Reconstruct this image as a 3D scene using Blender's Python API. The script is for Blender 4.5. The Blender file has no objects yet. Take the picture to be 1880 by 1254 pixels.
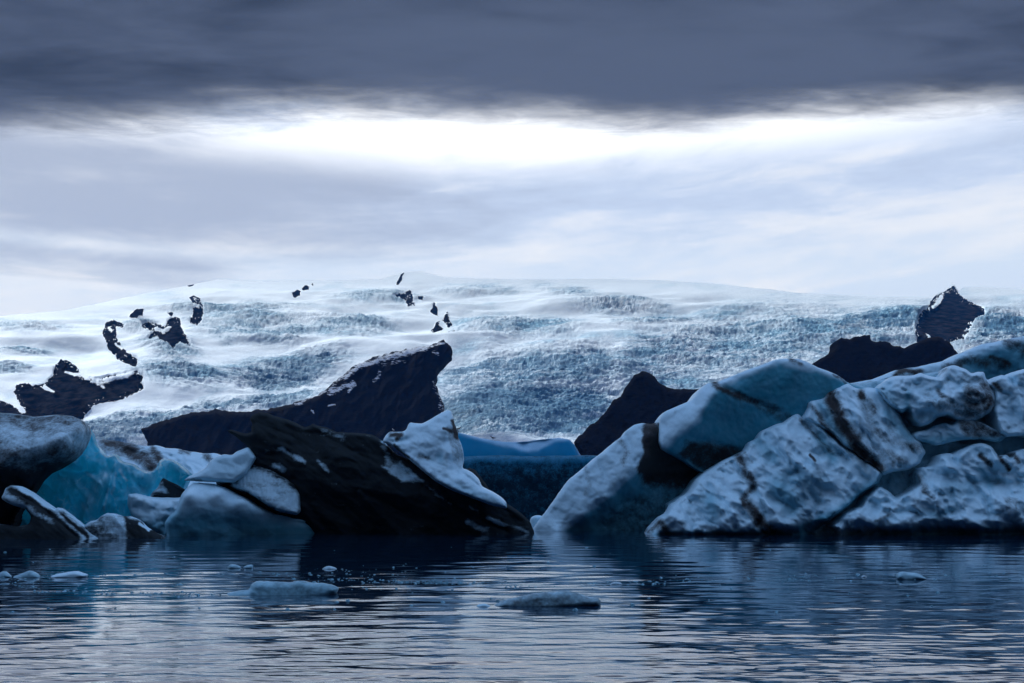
import bpy, math, random
import numpy as np
from mathutils import Vector

# ------------------------------------------------------------------ camera, sky, sun, exposure
S = bpy.context.scene
C = S.collection
F = 1740.0            # focal length in photo pixels (1880 wide)
CX, HY = 940.0, 890.0  # principal column, horizon row
H = 4.3               # eye height above the lagoon

cam_data = bpy.data.cameras.new("camera")
cam_data.sensor_width = 36.0
cam_data.lens = 36.0 * F / 1880.0
cam_data.shift_y = (HY - 627.0) / 1880.0
cam_data.clip_start = 0.5
cam_data.clip_end = 60000.0
cam = bpy.data.objects.new("camera", cam_data)
cam.location = (0, 0, H)
cam.rotation_euler = (math.radians(90), 0, 0)
C.objects.link(cam)
S.camera = cam

SUN_ELEV, SUN_AZ = math.radians(40), math.radians(-42)   # azimuth from the view direction, to the left
sun_dir = Vector((math.sin(SUN_AZ) * math.cos(SUN_ELEV), math.cos(SUN_AZ) * math.cos(SUN_ELEV), math.sin(SUN_ELEV)))
sd = bpy.data.lights.new("sun", 'SUN')
sd.energy = 2.5
sd.angle = math.radians(10)
sd.color = (0.90, 0.96, 1.0)
sun = bpy.data.objects.new("sun", sd)
sun.rotation_euler = (-sun_dir).to_track_quat('-Z', 'Y').to_euler()
C.objects.link(sun)

S.view_settings.view_transform = 'Standard'
S.view_settings.look = 'None'
S.view_settings.exposure = 1.0
S.view_settings.gamma = 1.0
S.cycles.use_denoising = True
S.cycles.max_bounces = 8
S.cycles.diffuse_bounces = 2
S.cycles.glossy_bounces = 2
S.cycles.transmission_bounces = 4
S.cycles.transparent_max_bounces = 12
S.cycles.volume_bounces = 0
S.cycles.sample_clamp_indirect = 4.0
S.cycles.caustics_reflective = False
S.cycles.caustics_refractive = False


class NT:
    """small helper to write node trees"""
    def __init__(self, tree):
        self.t = tree

    def n(self, kind, **kw):
        nd = self.t.nodes.new(kind)
        for k, v in kw.items():
            setattr(nd, k, v)
        return nd

    def link(self, a, b):
        self.t.links.new(a, b)

    def put(self, sock, v):
        if isinstance(v, bpy.types.NodeSocket):
            self.t.links.new(v, sock)
        elif v is not None:
            sock.default_value = v

    def m(self, op, a, b=None, c=None, clamp=False):
        nd = self.n('ShaderNodeMath', operation=op, use_clamp=clamp)
        self.put(nd.inputs[0], a)
        if b is not None: self.put(nd.inputs[1], b)
        if c is not None: self.put(nd.inputs[2], c)
        return nd.outputs[0]

    def step(self, x, lo, hi, a=0.0, b=1.0):
        nd = self.n('ShaderNodeMapRange', interpolation_type='SMOOTHSTEP')
        self.put(nd.inputs[0], x)
        nd.inputs[1].default_value = lo; nd.inputs[2].default_value = hi
        nd.inputs[3].default_value = a; nd.inputs[4].default_value = b
        return nd.outputs[0]

    def mix(self, f, a, b, blend='MIX'):
        nd = self.n('ShaderNodeMix', data_type='RGBA', blend_type=blend)
        self.put(nd.inputs[0], f)
        for s, v in ((nd.inputs[6], a), (nd.inputs[7], b)):
            if isinstance(v, tuple): v = (*v[:3], 1.0)
            self.put(s, v)
        return nd.outputs[2]

    def noise(self, vec, scale, detail=4.0, rough=0.55, dist=0.0):
        nd = self.n('ShaderNodeTexNoise')
        if vec is not None: self.link(vec, nd.inputs['Vector'])
        nd.inputs['Scale'].default_value = scale
        nd.inputs['Detail'].default_value = detail
        nd.inputs['Roughness'].default_value = rough
        nd.inputs['Distortion'].default_value = dist
        return nd.outputs[0]

    def xyz(self, x, y, z):
        nd = self.n('ShaderNodeCombineXYZ')
        for s, v in zip(nd.inputs, (x, y, z)): self.put(s, v)
        return nd.outputs[0]

    def attr(self, name):
        return self.n('ShaderNodeAttribute', attribute_name=name).outputs['Fac']

    def scalemap(self, vec, sc, rot=(0, 0, 0)):
        nd = self.n('ShaderNodeMapping')
        self.link(vec, nd.inputs[0])
        nd.inputs['Scale'].default_value = sc
        nd.inputs['Rotation'].default_value = rot
        return nd.outputs[0]


def lin(r, g, b):
    f = lambda c: (c / 255 / 12.92) if c <= 10.3 else ((c / 255 + 0.055) / 1.055) ** 2.4
    return (f(r), f(g), f(b), 1.0)


world = bpy.data.worlds.new("World")
S.world = world
world.use_nodes = True
world.node_tree.nodes.clear()
w = NT(world.node_tree)
wout = w.n('ShaderNodeOutputWorld')
bg = w.n('ShaderNodeBackground')
bg.inputs['Strength'].default_value = 0.1
w.link(bg.outputs[0], wout.inputs[0])
sky = w.n('ShaderNodeTexSky', sky_type='NISHITA')
sky.sun_disc = False
sky.sun_elevation = SUN_ELEV
sky.sun_rotation = SUN_AZ
tc = w.n('ShaderNodeTexCoord')
sep = w.n('ShaderNodeSeparateXYZ')
w.link(tc.outputs['Generated'], sep.inputs[0])
dx, dy, dz = sep.outputs
hyp = w.m('SQRT', w.m('ADD', w.m('MULTIPLY', dx, dx), w.m('MULTIPLY', dy, dy)))
el = w.m('DIVIDE', dz, w.m('MAXIMUM', hyp, 0.02))            # tangent of the elevation
az = w.m('ARCTAN2', dx, dy)                                   # 0 straight ahead, positive to the right
# high cloud veil: streaks stretched along the horizon, gently tilted
elt = w.m('SUBTRACT', el, w.m('MULTIPLY', az, 0.05))
vA = w.xyz(w.m('MULTIPLY', az, 2.2), w.m('MULTIPLY', elt, 15.0), 3.1)
nA = w.noise(vA, 1.0, 5, 0.55, 0.6)
vB = w.xyz(w.m('MULTIPLY', az, 5.0), w.m('MULTIPLY', elt, 26.0), 8.7)
nB = w.noise(vB, 1.0, 5, 0.6, 0.4)
nD = w.noise(w.xyz(w.m('MULTIPLY', az, 16.0), w.m('MULTIPLY', elt, 46.0), 5.5), 1.0, 5, 0.62, 0.5)
nn = w.m('ADD', w.m('ADD', w.m('MULTIPLY', nA, 0.52), w.m('MULTIPLY', nB, 0.32)), w.m('MULTIPLY', nD, 0.16))
# grey veils hang mostly on the left, a bright gap opens just under the dark deck
left = w.step(az, 0.12, -0.38)
band = w.m('MULTIPLY', w.step(el, 0.205, 0.255), w.step(el, 0.385, 0.33))
low = w.m('MULTIPLY', w.step(el, 0.185, 0.2), w.step(el, 0.235, 0.215))
thick = w.m('ADD', w.m('MULTIPLY', band, w.m('ADD', 0.14, w.m('MULTIPLY', left, 0.30))), w.m('MULTIPLY', low, w.m('MULTIPLY', w.step(az, -0.22, -0.34), 0.32)))
g1 = w.step(w.m('ADD', nn, thick), 0.60, 0.96)
gap = w.m('MULTIPLY', w.step(w.m('SUBTRACT', el, w.m('MULTIPLY', w.m('ABSOLUTE', w.m('ADD', az, 0.1)), 0.02)), 0.305, 0.375), w.step(w.m('ABSOLUTE', w.m('ADD', az, -0.05)), 0.80, 0.38))
base = w.mix(w.step(el, 0.21, 0.30), lin(222, 236, 252), lin(207, 223, 248))
base = w.mix(w.m('MULTIPLY', w.step(nn, 0.55, 0.38), 0.8), base, lin(252, 253, 255))
col = w.mix(w.m('MULTIPLY', g1, 0.95), base, lin(176, 188, 210))
nC = w.noise(w.xyz(w.m('MULTIPLY', az, 4.5), w.m('MULTIPLY', el, 17.0), 1.3), 1.0, 6, 0.6, 0.5)
gapn = w.m('MULTIPLY', gap, w.step(w.m('SUBTRACT', nC, w.m('MULTIPLY', w.step(az, -0.1, 0.35), 0.06)), 0.70, 0.46))
col = w.mix(gapn, col, (1.35, 1.38, 1.42))
# behind the viewer the overcast is heavy
back = w.step(w.m('ABSOLUTE', az), 0.75, 1.55)
col = w.mix(back, col, (0.016, 0.026, 0.05))
col = w.mix(w.step(el, -0.01, -0.2), col, (0.02, 0.04, 0.07))
vs = w.n('ShaderNodeVectorMath', operation='SCALE')
w.link(col, vs.inputs[0]); vs.inputs['Scale'].default_value = 5.25
fin = w.mix(0.965, sky.outputs[0], vs.outputs[0])
w.link(fin, bg.inputs['Color'])

# ------------------------------------------------------------------ numpy helpers
_rs = np.random.RandomState(7)
_PERM = _rs.permutation(256)
_PERM = np.concatenate([_PERM, _PERM, _PERM])
_G = _rs.normal(size=(256, 3)); _G /= np.linalg.norm(_G, axis=1)[:, None]


def perlin(x, y, z=0.0):
    x = np.asarray(x, float); y = np.asarray(y, float)
    z = np.zeros_like(x) + z
    xi = np.floor(x).astype(int); yi = np.floor(y).astype(int); zi = np.floor(z).astype(int)
    xf, yf, zf = x - xi, y - yi, z - zi
    u, v, ww = (t * t * t * (t * (t * 6 - 15) + 10) for t in (xf, yf, zf))
    out = 0
    for a in (0, 1):
        for b in (0, 1):
            for c in (0, 1):
                h = _PERM[_PERM[_PERM[(xi + a) & 255] + ((yi + b) & 255)] + ((zi + c) & 255)]
                g = _G[h]
                d = g[..., 0] * (xf - a) + g[..., 1] * (yf - b) + g[..., 2] * (zf - c)
                out = out + d * (u if a else 1 - u) * (v if b else 1 - v) * (ww if c else 1 - ww)
    return out * 1.5


def fbm(x, y, z=0.0, o=4, gain=0.5, kind=None):
    s, a, t = 0, 1.0, 0
    for i in range(o):
        n = perlin(x * 2 ** i + 17.3 * i, y * 2 ** i - 9.1 * i, z + 5.7 * i)
        if kind == 'ridge': n = 1 - 2 * np.abs(n)
        elif kind == 'billow': n = 2 * np.abs(n) - 1
        s = s + a * n; t += a; a *= gain
    return s / t


def worley(x, y, seed=0):
    """distance to the nearest and second nearest jittered cell point"""
    xi = np.floor(x).astype(int); yi = np.floor(y).astype(int)
    f1 = np.full(x.shape, 9.0); f2 = np.full(x.shape, 9.0)
    for a in (-1, 0, 1):
        for b in (-1, 0, 1):
            h = _PERM[_PERM[(xi + a + seed) & 255] + ((yi + b) & 255)]
            jx = (h * 0.61803) % 1; jy = (h * 0.7548776) % 1
            d = np.hypot(xi + a + 0.1 + 0.8 * jx - x, yi + b + 0.1 + 0.8 * jy - y)
            m = d < f1
            f2 = np.where(m, f1, np.minimum(f2, d)); f1 = np.where(m, d, f1)
    return f1, f2


def sstep(lo, hi, x):
    t = np.clip((x - lo) / (hi - lo), 0, 1)
    return t * t * (3 - 2 * t)


def seg_dist(px, py, poly, closed=True):
    """distance to a polyline and the nearest point on it"""
    P = np.asarray(poly, float)
    A = P; B = np.roll(P, -1, 0)
    if not closed: A, B = P[:-1], P[1:]
    best = np.full(px.shape, 1e9); bx = np.zeros(px.shape); by = np.zeros(px.shape)
    for (ax, ay), (cx, cy) in zip(A, B):
        vx, vy = cx - ax, cy - ay
        L = vx * vx + vy * vy + 1e-9
        t = np.clip(((px - ax) * vx + (py - ay) * vy) / L, 0, 1)
        qx, qy = ax + t * vx, ay + t * vy
        d = (px - qx) ** 2 + (py - qy) ** 2
        m = d < best
        best = np.where(m, d, best); bx = np.where(m, qx, bx); by = np.where(m, qy, by)
    return np.sqrt(best), bx, by


def inside(px, py, poly):
    P = np.asarray(poly, float); Q = np.roll(P, -1, 0)
    r = np.zeros(px.shape, bool)
    for (x0, y0), (x1, y1) in zip(P, Q):
        if y0 == y1: continue
        c = (y0 > py) != (y1 > py)
        r ^= c & (px < (x1 - x0) * (py - y0) / (y1 - y0) + x0)
    return r


def rough_outline(poly, amp, seed, step=3.0, wl=22.0, soft=2):
    out = []
    n = len(poly)
    for i in range(n):
        a, b = np.array(poly[i], float), np.array(poly[(i + 1) % n], float)
        k = max(1, int(np.hypot(*(b - a)) / step))
        for j in range(k):
            out.append(a + (b - a) * j / k)
    P = np.array(out)
    for _ in range(soft):                                 # soften the traced corners
        P = 0.5 * P + 0.25 * np.roll(P, 1, 0) + 0.25 * np.roll(P, -1, 0)
    T = np.roll(P, -1, 0) - np.roll(P, 1, 0)
    T /= np.linalg.norm(T, axis=1)[:, None] + 1e-9
    k = fbm(P[:, 0] / wl, P[:, 1] / wl, seed * 3.7, 4, 0.55)
    return P + np.stack([-T[:, 1], T[:, 0]], 1) * (k * amp)[:, None]


def rbf(px, py, ctrl, c=10.0):
    Q = np.array(ctrl, float)
    m = len(Q)
    K = np.sqrt((Q[:, None, 0] - Q[None, :, 0]) ** 2 + (Q[:, None, 1] - Q[None, :, 1]) ** 2 + c * c)
    A = np.zeros((m + 3, m + 3))
    A[:m, :m] = -K - 0.3 * np.eye(m)
    A[:m, m] = 1; A[:m, m + 1] = Q[:, 0]; A[:m, m + 2] = Q[:, 1]
    A[m:, :m] = A[:m, m:].T
    wv = np.linalg.solve(A, np.concatenate([Q[:, 2], [0, 0, 0]]))
    out = wv[m] + wv[m + 1] * px + wv[m + 2] * py
    for i in range(m):
        out = out - wv[i] * np.sqrt((px - Q[i, 0]) ** 2 + (py - Q[i, 1]) ** 2 + c * c)
    return out


def unproject(px, py, Y):
    return (px - CX) / F * Y, Y, H + (HY - py) / F * Y


def mesh_obj(name, V, faces, mat, attrs=None, parent=None, smooth=True):
    me = bpy.data.meshes.new(name)
    V = np.asarray(V, np.float32)
    quads = np.asarray(faces, np.int32)
    me.vertices.add(len(V)); me.vertices.foreach_set('co', V.ravel())
    k = quads.shape[1]
    me.loops.add(quads.size); me.loops.foreach_set('vertex_index', quads.ravel())
    me.polygons.add(len(quads))
    me.polygons.foreach_set('loop_start', np.arange(0, quads.size, k, dtype=np.int32))
    me.polygons.foreach_set('use_smooth', np.full(len(quads), smooth))
    me.update(calc_edges=True)
    me.validate()
    for an, av in (attrs or {}).items():
        a = me.attributes.new(an, 'FLOAT', 'POINT')
        a.data.foreach_set('value', np.asarray(av, np.float32))
    me.materials.append(mat)
    o = bpy.data.objects.new(name, me)
    C.objects.link(o)
    if parent is not None: o.parent = parent
    return o


def tag(o, label=None, cat=None, group=None, kind=None):
    for k, v in (('label', label), ('category', cat), ('group', group), ('kind', kind)):
        if v: o[k] = v
    return o


def paint(px, py, shapes, seed=0.0, init=0.0, wp=7.0):
    """soft mask from strokes ('s', points, radius, value) and polygons ('p', points, softness, value), broken up by noise"""
    m = np.zeros(px.shape) + init
    wx = px + wp * fbm(px / 30, py / 30, seed + 1.0, 3)
    wy = py + wp * fbm(px / 30, py / 30, seed + 7.0, 3)
    for s in shapes:
        if s[0] == 's':
            d, _, _ = seg_dist(wx, wy, s[1], closed=False)
            v = sstep(s[2] * 1.6, 0.0, d)
        else:
            d, _, _ = seg_dist(wx, wy, s[1])
            d = np.where(inside(wx, wy, s[1]), d, -d)
            v = sstep(-s[2], s[2], d)
        m = np.where(v > 0, m + (s[3] - m) * v, m) if s[3] >= 0 else m * (1 - v * -s[3])
    return np.clip(m, 0, 1)


def lobe(name, outline, D, mat, ctrl=None, c=10.0, R=30, T=30, TB=None, tilt=(0, 0), relief=None, amp=1.5, step=2.0,
         seed=1, dirt=None, blue=None, dirt0=0.0, blue0=0.0, parent=None, fade=6.0, strokes=None, wl=22.0, extra=None, soft=1):
    """One solid piece: the outline stands at distance D with its own thickness; depths are in photo pixels at D."""
    P = rough_outline(outline, amp, seed, wl=wl, soft=soft)
    x0, y0 = P.min(0) - step; x1, y1 = P.max(0) + step
    gx = np.arange(x0, x1 + step, step); gy = np.arange(y0, y1 + step, step)
    PX, PY = np.meshgrid(gx, gy)
    ins = inside(PX, PY, P)
    d, bx, by = seg_dist(PX, PY, P)
    ny, nx = PX.shape
    cell = ins[:-1, :-1] | ins[1:, :-1] | ins[:-1, 1:] | ins[1:, 1:]
    used = np.zeros_like(ins)
    for a in (0, 1):
        for b in (0, 1):
            used[a:ny - 1 + a, b:nx - 1 + b] |= cell
    rim = used & ~ins
    X = np.where(rim, bx, PX); Y = np.where(rim, by, PY)
    dd = np.where(rim, 0.0, d)
    X, Y, dd, rimu = X[used], Y[used], dd[used], rim[used]
    e = np.sqrt(np.clip(1 - (1 - np.clip(dd / R, 0, 1)) ** 2, 0, 1))
    f = np.clip(dd / fade, 0, 1)
    dep = e * T + tilt[0] * (X - outline[0][0]) + tilt[1] * (Y - outline[0][1])
    if ctrl is not None: dep = dep + f * rbf(X, Y, ctrl, c)
    for s in strokes or ():                         # ridge / groove along a polyline: points, amplitude, width, sharpness
        q, _, _ = seg_dist(X, Y, s[0], closed=False)
        dep = dep + f * s[1] * (np.exp(-(q / s[2])) if len(s) > 3 else np.exp(-(q / s[2]) ** 2))
    if relief is not None: dep = dep + f * relief(X, Y)
    s = D / F
    tb = TB if TB is not None else max(T, 20)
    eb = np.sqrt(np.clip(1 - (1 - np.clip(dd / (R * 1.6), 0, 1)) ** 2, 0, 1))
    tl = tilt[0] * (X - outline[0][0]) + tilt[1] * (Y - outline[0][1])
    yf = D - dep * s
    ybk = D - tl * s + (eb * tb + f * 4 * fbm(X / 40, Y / 40, seed + 3.0, 3)) * s
    ybk = np.maximum(ybk, yf + np.where(rimu, 0, 0.02))
    idx = -np.ones(used.shape, int); idx[used] = np.arange(used.sum())
    n = int(used.sum())
    bidx = np.arange(n); keep = ~rimu
    bmap = np.where(keep, n + np.cumsum(keep) - 1, np.arange(n))
    q = np.stack([idx[:-1, :-1][cell], idx[1:, :-1][cell], idx[1:, 1:][cell], idx[:-1, 1:][cell]], 1)
    qb = bmap[q][:, ::-1]
    vf = np.stack(unproject(X, Y, yf), 1)
    vb = np.stack(unproject(X, Y, D - tl * s), 1)      # back: same outline, straight back
    vb[:, 1] = ybk
    vb = vb[keep]
    full = (qb >= n).any(1)
    faces = np.concatenate([q, qb[full]])
    dm = paint(X, Y, dirt, seed, dirt0) if dirt else np.full(n, dirt0)  # not only dirt: on some lobes it also darkens turned-away faces
    bm_ = paint(X, Y, blue, seed + 5) if blue else np.full(n, blue0)
    at = {'dirt': np.concatenate([dm, dm[keep]]), 'blue': np.concatenate([bm_, bm_[keep]])}
    if extra:
        for k, sh in extra.items():
            v = paint(X, Y, sh, seed + 9)
            at[k] = np.concatenate([v, v[keep]])
    return mesh_obj(name, np.concatenate([vf, vb]), faces, mat, at, parent)


def root(name, px, py, D, label, cat, group=None):
    o = bpy.data.objects.new(name, None)
    o.empty_display_size = 1.0
    C.objects.link(o)
    tag(o, label, cat, group)
    return o


# ------------------------------------------------------------------ materials
def new_mat(name):
    m = bpy.data.materials.new(name)
    m.use_nodes = True
    m.node_tree.nodes.clear()
    t = NT(m.node_tree)
    out = t.n('ShaderNodeOutputMaterial')
    return m, t, out


def ice_material(name, white=(0.52, 0.80, 0.93), blue=(0.04, 0.31, 0.43), dirt=(0.028, 0.022, 0.02), trans=0.0,
                 tcol=(0.1, 0.5, 0.8), grain=1.0, bump=0.14, streak=None, rough=0.36, sss=0.0, veins=0.0):
    m, t, out = new_mat(name)
    geo = t.n('ShaderNodeNewGeometry').outputs['Position']
    dn = t.noise(geo, 0.9, 5, 0.65, 0.3)
    dn2 = t.noise(geo, 5.0, 4, 0.6)
    a_d = t.attr('dirt'); a_b = t.attr('blue')
    # edge of the dirt broken up by grain of two sizes
    dv = t.m('ADD', a_d, t.m('MULTIPLY', t.m('SUBTRACT', t.m('ADD', t.m('MULTIPLY', dn, 0.65), t.m('MULTIPLY', dn2, 0.35)), 0.5), 1.15 * grain))
    if streak:
        sv = t.noise(t.scalemap(geo, (1, 1, 1), (0, streak[0], 0)), 1.0, 3)
        mp = t.scalemap(geo, streak[1], (0, streak[0], 0))
        sn = t.noise(mp, 1.0, 5, 0.62, 0.2)
        dv = t.m('ADD', dv, t.m('MULTIPLY', t.m('SUBTRACT', sn, 0.5), streak[2]))
    gate = t.step(a_d, 0.0, 0.12)
    dfac = t.m('MULTIPLY', t.step(dv, 0.2, 0.78), gate)
    bl = t.m('ADD', a_b, t.m('MULTIPLY', t.m('SUBTRACT', dn, 0.5), 0.35), clamp=True)
    wcol = t.mix(dn2, tuple(v * 0.9 for v in white), tuple(min(1, v * 1.07) for v in white))
    colr = t.mix(bl, wcol, blue)
    if veins:
        mp_ = t.scalemap(geo, (1.0, 1.0, 0.55), (0, math.radians(25), 0))
        big_ = t.noise(mp_, 0.35, 4, 0.6, 1.0)
        colr = t.mix(t.m('MULTIPLY', t.m('MULTIPLY', t.step(big_, 0.40, 0.62), bl), 0.6), colr, tuple(v * 0.40 for v in blue))
        vn = t.n('ShaderNodeTexVoronoi', feature='DISTANCE_TO_EDGE')
        wv = t.n('ShaderNodeVectorMath', operation='ADD')
        t.link(mp_, wv.inputs[0])
        ns = t.n('ShaderNodeTexNoise'); t.link(geo, ns.inputs['Vector']); ns.inputs['Scale'].default_value = 0.8
        t.link(ns.outputs['Color'], wv.inputs[1])
        t.link(wv.outputs[0], vn.inputs['Vector']); vn.inputs['Scale'].default_value = 0.55
        crack = t.m('MULTIPLY', t.step(vn.outputs['Distance'], 0.05, 0.0), t.step(dn, 0.42, 0.6))
        colr = t.mix(t.m('MULTIPLY', crack, veins), colr, white)
    dcol = t.mix(dn2, tuple(v * 0.55 for v in dirt), tuple(v * 1.7 for v in dirt))
    colr = t.mix(t.m('MULTIPLY', dfac, 0.96), colr, dcol)
    p = t.n('ShaderNodeBsdfPrincipled')
    t.link(colr, p.inputs['Base Color'])
    t.put(p.inputs['Roughness'], t.m('ADD', rough, t.m('MULTIPLY', dfac, 0.3)))
    p.inputs['IOR'].default_value = 1.31
    t.put(p.inputs['Specular IOR Level'], t.m('SUBTRACT', 0.5, t.m('MULTIPLY', dfac, 0.42)))
    if sss:
        p.inputs['Subsurface Weight'].default_value = sss
        p.inputs['Subsurface Radius'].default_value = (0.15, 0.5, 0.8)
        p.inputs['Subsurface Scale'].default_value = 1.0
    bp = t.n('ShaderNodeBump')
    bp.inputs['Strength'].default_value = bump
    bp.inputs['Distance'].default_value = 0.12
    t.link(t.noise(geo, 2.6, 4, 0.62), bp.inputs['Height'])
    t.link(bp.outputs[0], p.inputs['Normal'])
    sh = p.outputs[0]
    if trans:
        tr = t.n('ShaderNodeBsdfTranslucent')
        tr.inputs[0].default_value = (*tcol, 1)
        mx = t.n('ShaderNodeMixShader')
        t.put(mx.inputs[0], t.m('MULTIPLY', t.m('MULTIPLY', bl, trans), t.m('SUBTRACT', 1.0, dfac)))
        t.link(sh, mx.inputs[1]); t.link(tr.outputs[0], mx.inputs[2])
        sh = mx.outputs[0]
    t.link(sh, out.inputs[0])
    return m


ICE = ice_material("weathered_ice")
ICE_DIRTY = ice_material("ash_streaked_ice", dirt=(0.0028, 0.0021, 0.0024), streak=(math.radians(33), (0.25, 1.0, 1.9), 0.9), bump=0.5, rough=0.7)
ICE_BLUE = ice_material("clear_blue_ice", white=(0.45, 0.72, 0.80), blue=(0.02, 0.50, 0.72), trans=0.5, tcol=(0.16, 0.9, 1.0), rough=0.16, bump=0.2, veins=0.6)
ICE_DEEP = ice_material("dark_blue_ice", white=(0.26, 0.52, 0.72), blue=(0.010, 0.30, 0.50), dirt=(0.003, 0.013, 0.026), trans=0.6, tcol=(0.06, 0.7, 1.0), rough=0.3, bump=0.3)


def rock_material(name, base=(0.035, 0.035, 0.038), snow=0.5, scale=0.02, moss=0.0):
    m, t, out = new_mat(name)
    geo = t.n('ShaderNodeNewGeometry')
    pos = geo.outputs['Position']
    n1 = t.noise(pos, scale, 6, 0.62, 0.4)
    n2 = t.noise(t.scalemap(pos, (1, 1, 3.0)), scale * 4, 5, 0.6)
    c = t.mix(n1, tuple(v * 0.45 for v in base), tuple(v * 1.8 for v in base))
    if moss:
        c = t.mix(t.m('MULTIPLY', t.step(t.noise(t.scalemap(pos, (0.5, 1, 1.6)), scale * 0.55, 4, 0.6, 0.8), 0.52, 0.66), moss), c, (0.030, 0.024, 0.012))
    sv = t.m('ADD', t.attr('dirt'), t.m('MULTIPLY', t.m('SUBTRACT', n2, 0.5), 1.3))
    sf = t.m('MULTIPLY', t.step(sv, 0.42, 0.58), t.step(t.attr('dirt'), 0.0, 0.1))
    c = t.mix(sf, c, (0.8, 0.84, 0.88))
    p = t.n('ShaderNodeBsdfPrincipled')
    t.link(c, p.inputs['Base Color'])
    p.inputs['Roughness'].default_value = 0.9
    p.inputs['Specular IOR Level'].default_value = 0.03
    bp = t.n('ShaderNodeBump'); bp.inputs['Strength'].default_value = 0.6; bp.inputs['Distance'].default_value = 6.0
    t.link(n2, bp.inputs['Height']); t.link(bp.outputs[0], p.inputs['Normal'])
    t.link(p.outputs[0], out.inputs[0])
    return m


ROCK = rock_material("dark_basalt", base=(0.010, 0.011, 0.014))
ROCK_MOSS = rock_material("mossy_basalt", base=(0.010, 0.011, 0.014), moss=0.3)

# glacier surface: snow, crevassed ice, grit
GLACIER, t, out = new_mat("glacier_ice")
pos = t.n('ShaderNodeNewGeometry').outputs['Position']
rgh = t.attr('rough'); grit = t.attr('grit'); low = t.attr('low')
n1 = t.noise(t.scalemap(pos, (1, 1, 1.5)), 0.018, 4, 0.68, 0.6)
n2 = t.noise(t.scalemap(pos, (0.6, 1, 2.0)), 0.09, 4, 0.75, 0.5)
fine = t.m('MULTIPLY', t.m('SUBTRACT', n2, 0.5), 0.5)
c = t.mix(t.m('ADD', t.attr('icev'), t.m('MULTIPLY', fine, t.attr('icev')), clamp=True), (0.80, 0.88, 0.94), (0.27, 0.52, 0.66))
c = t.mix(t.m('MULTIPLY', t.m('ADD', t.attr('deep'), t.m('MULTIPLY', fine, t.attr('deep')), clamp=True), 0.92), c, (0.05, 0.165, 0.28))  # deep holds painted crevasse shadow and the dark bands
gf = t.m('MULTIPLY', t.m('MULTIPLY', grit, t.step(t.m('ADD', t.m('MULTIPLY', n2, 0.6), t.m('MULTIPLY', n1, 0.4)), 0.46, 0.70)), 0.5)
c = t.mix(gf, c, (0.10, 0.14, 0.18))
rn = t.noise(t.scalemap(pos, (1, 1, 0.5)), 0.03, 5, 0.65)
rk = t.step(t.m('ADD', t.attr('rock'), t.m('MULTIPLY', t.m('SUBTRACT', n1, 0.5), 0.7)), 0.42, 0.54)
c = t.mix(rk, c, t.mix(t.step(rn, 0.35, 0.7), (0.003, 0.004, 0.006), (0.032, 0.033, 0.038)))
p = t.n('ShaderNodeBsdfPrincipled')
t.link(c, p.inputs['Base Color'])
p.inputs['Roughness'].default_value = 0.75
t.put(p.inputs['Specular IOR Level'], t.m('MULTIPLY', t.m('SUBTRACT', 1.0, rk), 0.2))
bp = t.n('ShaderNodeBump'); bp.inputs['Distance'].default_value = 14.0
t.put(bp.inputs['Strength'], t.m('ADD', 0.08, t.m('MULTIPLY', rgh, 0.5), clamp=True))
t.link(t.m('ADD', n2, t.m('MULTIPLY', n1, 0.6)), bp.inputs['Height'])
t.link(bp.outputs[0], p.inputs['Normal'])
t.link(p.outputs[0], out.inputs[0])

WATER, t, out = new_mat("lagoon_water")
pos = t.n('ShaderNodeNewGeometry').outputs['Position']
p = t.n('ShaderNodeBsdfPrincipled')
p.inputs['Base Color'].default_value = (0.003, 0.022, 0.052, 1)
p.inputs['Coat Weight'].default_value = 0.6
p.inputs['Coat IOR'].default_value = 1.6
p.inputs['Coat Roughness'].default_value = 0.04
p.inputs['Roughness'].default_value = 0.06
p.inputs['IOR'].default_value = 1.6
bp = t.n('ShaderNodeBump'); bp.inputs['Strength'].default_value = 0.15; bp.inputs['Distance'].default_value = 0.02
t.link(t.noise(t.scalemap(pos, (0.8, 3.0, 1)), 1.6, 3, 0.6, 0.3), bp.inputs['Height'])
t.link(bp.outputs[0], p.inputs['Coat Normal'])
t.link(bp.outputs[0], p.inputs['Normal'])
t.link(p.outputs[0], out.inputs[0])

# ------------------------------------------------------------------ water
rows = [2.0, 6.0, 12.0]
py = 1310.0
while py > 897:
    rows.append(F * H / (py - HY)); py -= 0.62 if py > 985 else 1.0
Y0 = rows[-1]
while Y0 < 9000:
    Y0 *= 1.12; rows.append(Y0)
rows = np.array(sorted(rows))
u = np.linspace(-0.62, 0.62, 620)
u = np.concatenate([[-60, -20, -6, -3, -1.8, -1.2, -0.9, -0.75], u, [0.75, 0.9, 1.2, 1.8, 3, 6, 20, 60]])
UU, YY = np.meshgrid(u, rows)
XX = UU * np.clip(YY, 12, 300) * np.where(np.abs(UU) > 0.63, 1.0 + 2.0 * (YY > 300), 1.0)
XX = np.where(np.abs(UU) < 0.63, UU * YY, np.sign(UU) * (0.62 * YY + (np.abs(UU) - 0.62) * np.clip(YY, 40, 250)))
sp = np.gradient(rows)[:, None]
dense = (np.abs(UU) < 0.63)
Z = np.zeros_like(XX)
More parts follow.
